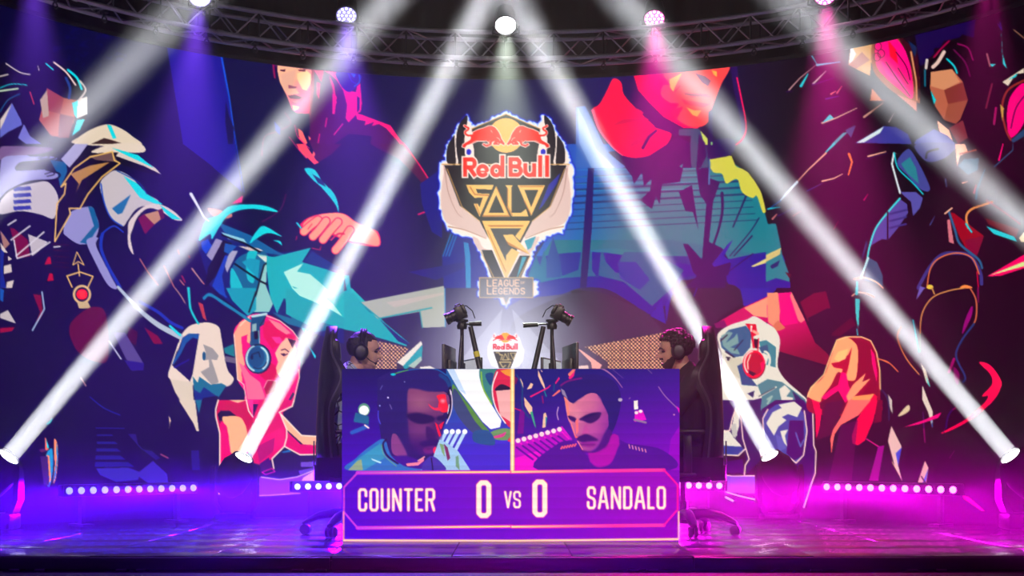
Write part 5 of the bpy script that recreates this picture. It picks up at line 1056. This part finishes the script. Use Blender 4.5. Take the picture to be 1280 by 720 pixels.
# ---------------------------------------------------------------- gaming chairs
def gaming_chair(x, y, rz, label):
    t = thing('gaming_chair', label, 'chair', (x, y, 0), rz, 'gaming chairs')
    n, m = 25, 34
    def hw(v):
        return np.interp(v, [0, .1, .3, .55, .68, .76, .84, .93, 1.0], [.20, .225, .235, .25, .25, .205, .15, .135, .045])
    def side(u, v, f):
        z = .40 + v*.93; w = float(hw(v)); y = u*w
        basex = float(np.interp(v, [0, .3, .6, .8, 1], [-.165, -.180, -.178, -.165, -.135]))
        wing = (.05*(1-v) + .10*math.exp(-((v-.64)/.13)**2) + .015)*abs(u)**2.4
        thick = .085*(1-.35*v)*(1-.35*abs(u)**4)
        return Vector((basex + (wing if f else wing*.75 - thick), y, z))
    mb = MB(); us = np.linspace(-1, 1, n); vs_ = np.linspace(0, 1, m); rr = []
    for v in vs_: rr.append([side(u, v, 1) for u in us] + [side(u, v, 0) for u in us[::-1]])
    mb.rings(rr); mb.obj('backrest', M['leather'], t, angle=60)
    sp = MB()
    for s in (-1, 1): sp.tube([side(s*.97, v, 1)*.5 + side(s*.97, v, 0)*.5 + Vector((0, s*.006, 0)) for v in np.linspace(.02, .97, 26)], .008, 6)
    sp.obj('piping', M['leather_trim'], t)
    MB().box((-.128, 0, 1.175), (.055, .22, .14), rot=(0, -.08, 0), bev=.025).obj('head_pillow', M['leather'], t)
    MB().box((-.135, 0, .70), (.07, .30, .17), rot=(0, -.05, 0), bev=.03).obj('lumbar_pillow', M['leather'], t)
    mb = MB()
    for s in (-1, 1): mb.box((-.262, s*.16, .52), (.008, .03, .16), bev=.003)
    mb.obj('strap', M['leather_trim'], t)
    mb = MB(); q = []
    for k in range(9):
        f = k/8; q.append([(-.24+f*.50, yy*.255, .40 + (.065 if abs(yy) < .75 else .095) - .02*f*f*(1 if k == 8 else 0)) for yy in np.linspace(-1, 1, 9)] + [(-.24+f*.50, yy*.235, .375) for yy in np.linspace(1, -1, 9)])
    mb.rings(q); mb.obj('seat', M['leather'], t, angle=60)
    for s in (-1, 1):
        a = MB().box((-.02, s*.30, .52), (.05, .025, .26), bev=.006).box((-.02, s*.285, .39), (.10, .10, .02), bev=.004).obj('armrest', M['black_plastic'], t)
        MB().box((.01, s*.30, .655), (.27, .085, .03), bev=.012).obj('arm_pad', M['leather'], a)
    MB().box((-.02, 0, .355), (.30, .26, .035), bev=.008).box((-.21, .20, .40), (.10, .02, .10), bev=.006).box((-.21, -.20, .40), (.10, .02, .10), bev=.006).tube([(.02, -.12, .35), (.02, -.27, .345)], .008, 8).obj('mechanism', M['black_metal'], t)
    MB().lathe([(.028, .09), (.030, .22), (.020, .22), (.020, .345)], n=16).obj('gas_lift', M['dark_steel'], t)
    hub = MB().lathe([(.055, .075), (.06, .12), (.04, .15)], n=20).obj('hub', M['black_plastic'], t)
    for k in range(5):
        a = PI + k*2*PI/5 - .16; d = Vector((math.cos(a), math.sin(a), 0)); w = Vector((-d.y, d.x, 0))
        rr = []
        for f, hh, ww, zz_ in ((.04, .075, .040, .130), (.14, .066, .037, .140), (.24, .054, .032, .124), (.31, .042, .028, .092), (.345, .030, .022, .072)):
            c = d*f + Vector((0, 0, zz_)); rr.append([c + w*ww*math.cos(2*PI*q_/10) + Vector((0, 0, hh*.5*math.sin(2*PI*q_/10))) for q_ in range(10)])
        leg = MB().rings(rr).obj('base_leg', M['black_plastic'], t)
        c = d*.33; R = align((c.x, c.y, .034), w)
        MB().lathe([(.012, -.030), (.034, -.027), (.034, -.006), (.016, -.005), (.016, .005), (.034, .006), (.034, .027), (.012, .030)], R, 16).tube([(c.x, c.y, .034), (c.x, c.y, .075)], .010, 8).obj('caster', M['black_plastic'], leg)
    return t
CLX, CRX, CHY = -.945, 1.045, 9.10
gaming_chair(CLX-.05, CHY, .09, 'black gaming chair on the left, back turned to the girl picture')
gaming_chair(CRX+.05, CHY, PI-.09, 'black gaming chair on the right, back turned to the boy picture')

# ---------------------------------------------------------------- players
def remeshed(me, voxel, smooth):
    o = bpy.data.objects.new('tmp', me); COL.objects.link(o)
    rm = o.modifiers.new('rm', 'REMESH'); rm.mode = 'VOXEL'; rm.voxel_size = voxel; rm.use_smooth_shade = True
    sm = o.modifiers.new('sm', 'SMOOTH'); sm.iterations = smooth; sm.factor = .5
    bpy.context.view_layer.update(); dg = bpy.context.evaluated_depsgraph_get()
    out = bpy.data.meshes.new_from_object(o.evaluated_get(dg)); bpy.data.objects.remove(o)
    bm = bmesh.new(); bm.from_mesh(out); bm.verts.ensure_lookup_table(); seen = set(); groups = []      # keep the one outer skin
    for v in bm.verts:
        if v.index in seen: continue
        st = [v]; seen.add(v.index); g = []
        while st:
            q = st.pop(); g.append(q)
            for e in q.link_edges:
                w = e.other_vert(q)
                if w.index not in seen: seen.add(w.index); st.append(w)
        groups.append(g)
    groups.sort(key=len, reverse=True)
    bmesh.ops.delete(bm, geom=[v for g in groups[1:] for v in g], context='VERTS'); bm.to_mesh(out); bm.free()
    out.polygons.foreach_set('use_smooth', [True]*len(out.polygons))
    return out
def flesh(J, E, name, voxel=.008, smooth=6, extra=None, fine=.0046):
    """one continuous surface grown over a skeleton: J = [(position, radius or (side radius, depth radius))], E = bones"""
    mb = MB(); rad = lambda j: j[1] if isinstance(j[1], tuple) else (j[1], j[1])
    for p, r in J:
        r = r if isinstance(r, tuple) else (r, r); mb.ball(p, (r[1], r[0], min(r)), 16, 10)
    for i, k in E:
        p, q = Vector(J[i][0]), Vector(J[k][0]); d = (q-p).normalized(); u = Vector((0, 1, 0)); u = u - d*u.dot(d)
        u = u.normalized() if u.length > .15 else d.orthogonal().normalized(); w = d.cross(u); (a0, b0), (a1, b1) = rad(J[i]), rad(J[k])
        mb.rings([[p.lerp(q, f) + u*((a0+(a1-a0)*f)*math.cos(2*PI*n/16)) + w*((b0+(b1-b0)*f)*math.sin(2*PI*n/16)) for n in range(16)] for f in (0, .25, .5, .75, 1)])
    out = remeshed(mb.mesh(name, M['skin']), voxel, smooth)
    if extra:
        bm = bmesh.new(); bm.from_mesh(out); bm.from_mesh(extra); bm.to_mesh(out); bm.free()
        out = remeshed(out, fine, 1)
    out.name = name; return out

# head: profile along z (0 = chin, 1 = crown); facing +X; origin at the middle of the head
HZ = [0, .05, .12, .20, .27, .32, .37, .42, .50, .56, .62, .70, .80, .90, .97, 1.0]
HF = [.062, .078, .086, .084, .088, .092, .094, .092, .086, .088, .094, .093, .082, .055, .022, .0]
HB = [.012, -.012, -.035, -.052, -.062, -.072, -.080, -.088, -.097, -.101, -.103, -.102, -.093, -.068, -.034, .0]
HW = [.018, .034, .046, .054, .059, .063, .066, .068, .071, .073, .074, .074, .069, .052, .027, .001]
HH = .232
def head_ring(t, n=48, off=0.0, bumps=True):
    f, b, w = (float(np.interp(t, HZ, a)) for a in (HF, HB, HW)); c = (f+b)/2; d = (f-b)/2; pts = []
    for k in range(n):
        a = 2*PI*k/n; ca, sa = math.cos(a), math.sin(a)
        e = 2.25
        rr = (abs(ca)**e + abs(sa)**e)**(-1/e)
        x, y = c + (d+off)*rr*ca, (w+off)*rr*sa
        if bumps and ca > 0:
            g = lambda t0, st, y0, sy, h: h*math.exp(-((t-t0)/st)**2 - ((y-y0)/sy)**2)
            x += g(.365, .042, 0, .016, .027) + g(.43, .07, 0, .013, .023) + g(.52, .06, 0, .011, .010)      # nose
            x += g(.262, .020, 0, .020, .009) + g(.205, .022, 0, .018, .008) - g(.235, .012, 0, .022, .005)  # lips
            x += g(.585, .03, .030, .022, .006) + g(.585, .03, -.030, .022, .006)                           # brow
            x -= g(.50, .035, .031, .016, .010) + g(.50, .035, -.031, .016, .010)                           # eye sockets
            x += g(.08, .05, 0, .022, .010)                                                                  # chin
        pts.append(Vector((x, y, (t-.5)*HH + (off if t > .9 else 0)*t)))
    return pts
def head_mesh():
    mb = MB(); mb.rings([head_ring(t) for t in np.linspace(0, 1, 44)])
    for s in (-1, 1):                                            # ears
        mb.ball((-.012, s*.074, -.004), (.018, .008, .031), 12, 8)
    return mb.mesh('head', M['skin'])
def hair_mesh(off, rough, seed, curls):
    random.seed(seed); mb = MB(); rr = []
    hl = lambda a: None
    n = 56; tt = np.linspace(.30, 1.0, 26)
    for t in tt:
        ring = head_ring(t, n, off, False); base = head_ring(t, n, -.004, False); o = []
        for k in range(n):
            a = 2*PI*k/n; ca = math.cos(a)
            line = .30 if ca < -.35 else (.44 if ca < .05 else (.50 if ca < .28 else (.74 if ca < .62 else .80)))
            g = min(1, max(0, (t-line)/.06))
            p = base[k].lerp(ring[k], g); nrm = Vector((math.cos(a), math.sin(a), .3 if t > .8 else 0))
            o.append(p + nrm*random.uniform(-rough, rough)*g)
        rr.append(o)
    mb.rings(rr)
    for i in range(curls):
        a = random.uniform(0, 2*PI); t = random.uniform(.55, .99); ca = math.cos(a)
        if ca > .62 and t < .84 or (ca > .25 and t < .72): continue
        k = int(a/(2*PI)*n) % n; p = head_ring(t, n, off*.9, False)[k]
        mb.ball(p, (random.uniform(.010, .017), random.uniform(.010, .017), random.uniform(.009, .015)), 8, 5)
    return mb.mesh('hair', M['hair'], angle=70)
def beard_mesh(off):
    mb = MB(); n = 48; rr = []
    for t in np.linspace(.0, .42, 14):
        ring = head_ring(t, n, off, True); base = head_ring(t, n, -.006, True); o = []
        for k in range(n):
            a = 2*PI*k/n; ca = math.cos(a); ac = abs((a+PI) % (2*PI)-PI)
            hi = .17 if ac < .35 else (.17 + (ac-.35)*.17)
            g = 1.0 if t < hi and ca > -.05 else 0.0
            if .285 < t < .33 and ac < .40: g = 1.0                # moustache
            o.append(base[k].lerp(ring[k], g))
        rr.append(o)
    mb.rings(rr); return mb.mesh('beard', M['beard'], angle=80)

def hand(J, E, wrist, fwd, side, up):
    """palm and five fingers from the wrist joint; fwd, side (thumb side) and up are unit vectors"""
    W = Vector(J[wrist][0])
    def add(p, r, par): J.append((W + p, r)); E.append((par, len(J)-1)); return len(J)-1
    palm = add(fwd*.045, (.030, .016), wrist); 
    for i, (o, L) in enumerate(((.028, .066), (.010, .074), (-.009, .069), (-.026, .054))):
        k = add(fwd*.088 + side*o, .0095, palm)
        k = add(fwd*(.088+L*.5) + side*o*1.12 + up*.008, .0085, k); add(fwd*(.088+L*.9) + side*o*1.15 - up*.016, .0075, k)
    k = add(fwd*.035 + side*.036 - up*.006, .011, palm); k = add(fwd*.066 + side*.054 - up*.012, .0095, k); add(fwd*.090 + side*.058 - up*.020, .008, k)

def player(x, y, rz, label, hx, hz, tilt, shirt, hair, bearded, logo):
    t = thing('person', label, 'person', (x, y, 0), rz)
    V = Vector; lx = hx-.02
    J = [(V((-.08, 0, .56)), (.15, .11)), (V((-.075, 0, .72)), (.13, .10)), (V((-.055, 0, .88)), (.145, .105)), (V((-.045, 0, 1.0)), (.10, .075)), (V((hx-.045, 0, 1.075)), .052), (V((hx-.03, 0, hz-.05)), .050)]
    E = [(0, 1), (1, 2), (2, 3), (3, 4), (4, 5)]
    for s in (-1, 1):
        b = len(J)
        J += [(V((-.045, s*.165, .985)), .052), (V((.10, s*.235, .77)), .042), (V((.30, s*.16, .795)), .030)]
        E += [(3, b), (b, b+1), (b+1, b+2)]
        hand(J, E, b+2, V((1, -s*.12, -.06)).normalized(), V((0, -s, 0)), V((0, 0, 1)))
        b = len(J)
        J += [(V((-.05, s*.09, .53)), .085), (V((.32, s*.13, .50)), .062), (V((.34, s*.13, .28)), .052), (V((.33, s*.13, .10)), .038), (V((.45, s*.14, .045)), .034)]
        E += [(0, b), (b, b+1), (b+1, b+2), (b+2, b+3), (b+3, b+4)]
    hm = head_mesh(); R = Matrix.Translation((hx, 0, hz)) @ Matrix.Rotation(tilt, 4, 'Y'); hm.transform(R)
    body = flesh(J, E, 'body', .006, 3, hm); body.materials.clear(); body.materials.append(M['skin'])
    link('body', body, t)
    SJ = [(V((-.08, 0, .58)), (.172, .135)), (V((-.075, 0, .72)), (.158, .125)), (V((-.055, 0, .88)), (.170, .128)), (V((-.045, 0, .99)), (.118, .090)), (V((hx*.5-.045, 0, 1.045)), .068)]
    SE = [(0, 1), (1, 2), (2, 3), (3, 4)]
    for s in (-1, 1):
        b = len(SJ); SJ += [(V((-.045, s*.165, .985)), .068), (V((.035, s*.205, .865)), .064), (V((.075, s*.225, .80)), .060)]; SE += [(3, b), (b, b+1), (b+1, b+2)]
    sh = flesh(SJ, SE, 'shirt', .010, 5); sh.materials.clear(); sh.materials.append(M[shirt]); link('shirt', sh, t)
    PJ = [(V((-.08, 0, .56)), (.175, .13))]; PE = []
    for s in (-1, 1):
        b = len(PJ); PJ += [(V((-.05, s*.09, .53)), .098), (V((.32, s*.13, .50)), .078), (V((.34, s*.13, .28)), .068), (V((.335, s*.13, .10)), .060)]; PE += [(0, b), (b, b+1), (b+1, b+2), (b+2, b+3)]
    tr = flesh(PJ, PE, 'trousers', .010, 5); tr.materials.clear(); tr.materials.append(M['trousers']); link('trousers', tr, t)
    for s in (-1, 1):
        mb = MB(); rr = []
        for f, w, h in ((-.07, .028, .05), (-.05, .038, .085), (.02, .044, .10), (.09, .046, .07), (.16, .044, .055), (.20, .026, .035)):
            rr.append([V((.33+f, s*.135 + w*math.cos(2*PI*k/14), max(0.0, h*.5 + h*.5*math.sin(2*PI*k/14)))) for k in range(14)])
        mb.rings(rr).obj('shoe', M['shoe'], t)
    ho = link('hair', hair, t); ho.matrix_local = R
    if bearded: o = link('beard', beard_mesh(.003), t); o.matrix_local = R
    for s in (-1, 1):
        m = MB(); m.ball((.0815, s*.031, .0015), (.010, .013, .0065), 12, 7); o = m.obj('eye', M['eye'], t); o.matrix_local = R
        m = MB(); m.tube([(.098, s*.012, .020), (.099, s*.030, .0255), (.088, s*.048, .020), (.080, s*.056, .013)], [.0035, .0045, .004, .002], 8); o = m.obj('eyebrow', M['hair'], t); o.matrix_local = R
    m = MB(); m.tube([(.080, -.022, -.0605), (.0935, -.008, -.0600), (.0945, 0, -.0605), (.0935, .008, -.0600), (.080, .022, -.0605)], [.002, .004, .0042, .004, .002], 8); o = m.obj('lips', M['lip'], t); o.matrix_local = R
    if logo:
        s = logo; m = MB(); c = V((.075, s*.272, .905))
        m.tube([c + V((-.014*math.cos(a), 0, .014*math.sin(a))) for a in [k*PI/6 for k in range(12)]], .003, 6, True); m.tube([c + V((-.012, 0, -.016)), c + V((.016, 0, -.026))], .003, 6)
        m.obj('sleeve_mark', M['white_mark'], t)
    return t, R
def headset(t0, R, label, col):
    Mw = Matrix.Translation(t0.location) @ Matrix.Rotation(t0.rotation_euler.z, 4, 'Z') @ R
    t = thing('headset', label, 'headphones', (0, 0, 0), 0, 'headsets worn by the players'); t.matrix_world = Mw
    pr = lambda r, k0: [(-.012 + k0, r*math.cos(a)*.92, -.005 + .005 + r*math.sin(a)*1.42) for a in np.linspace(.12, PI-.12, 22)]
    for k0 in (-.014, .014): MB().tube(pr(.096, k0), .0075, 8).obj('headband', M[col], t)
    MB().tube([(-.012, p[1]*.96, p[2]*.965) for p in pr(.096, 0)], .010, 8).obj('band_padding', M['leather'], t)
    for s in (-1, 1):
        A = align((-.012, s*.082, -.012), (0, s, 0)); A = A @ Matrix.Diagonal((1, 1.18, 1, 1))
        cup = MB().lathe([(.036, .004), (.043, .008), (.043, .026), (.034, .036), (.002, .038)], A, 26).obj('ear_cup', M[col], t)
        MB().lathe([(.026, .036), (.028, .041), (.018, .043)], A, 20).obj('cup_plate', M['dark_steel'], cup)
        MB().lathe([(.022, -.012), (.046, -.008), (.047, .004), (.036, .008)], A, 26).obj('ear_cushion', M['leather'], cup)
        MB().tube([(-.012, s*.090, .050), (-.012, s*.108, .032), (-.012, s*.112, .010)], .006, 8).obj('slider', M['dark_steel'], cup)
    MB().tube([(.012, -.105, -.035), (.05, -.098, -.062), (.085, -.075, -.075)], .0035, 6).ball((.088, -.072, -.076), .009, 8, 5).obj('microphone', M['black_plastic'], t)
pl, R1 = player(CLX-.07, CHY-.02, .06, 'seated man on the left with short dark hair in a pale printed jersey', +.068, 1.175, .10, 'jersey', hair_mesh(.010, .0025, 4, 0), False, 0)
headset(pl, R1, 'black over-ear headset on the short-haired man on the left', 'headset')
prr, R2 = player(CRX+.06, CHY-.02, PI-.04, 'seated bearded man on the right with curly dark hair in a black T-shirt', +.062, 1.178, .12, 'tee', hair_mesh(.018, .004, 9, 260), True, 1)
headset(prr, R2, 'black over-ear headset on the bearded man on the right', 'headset')
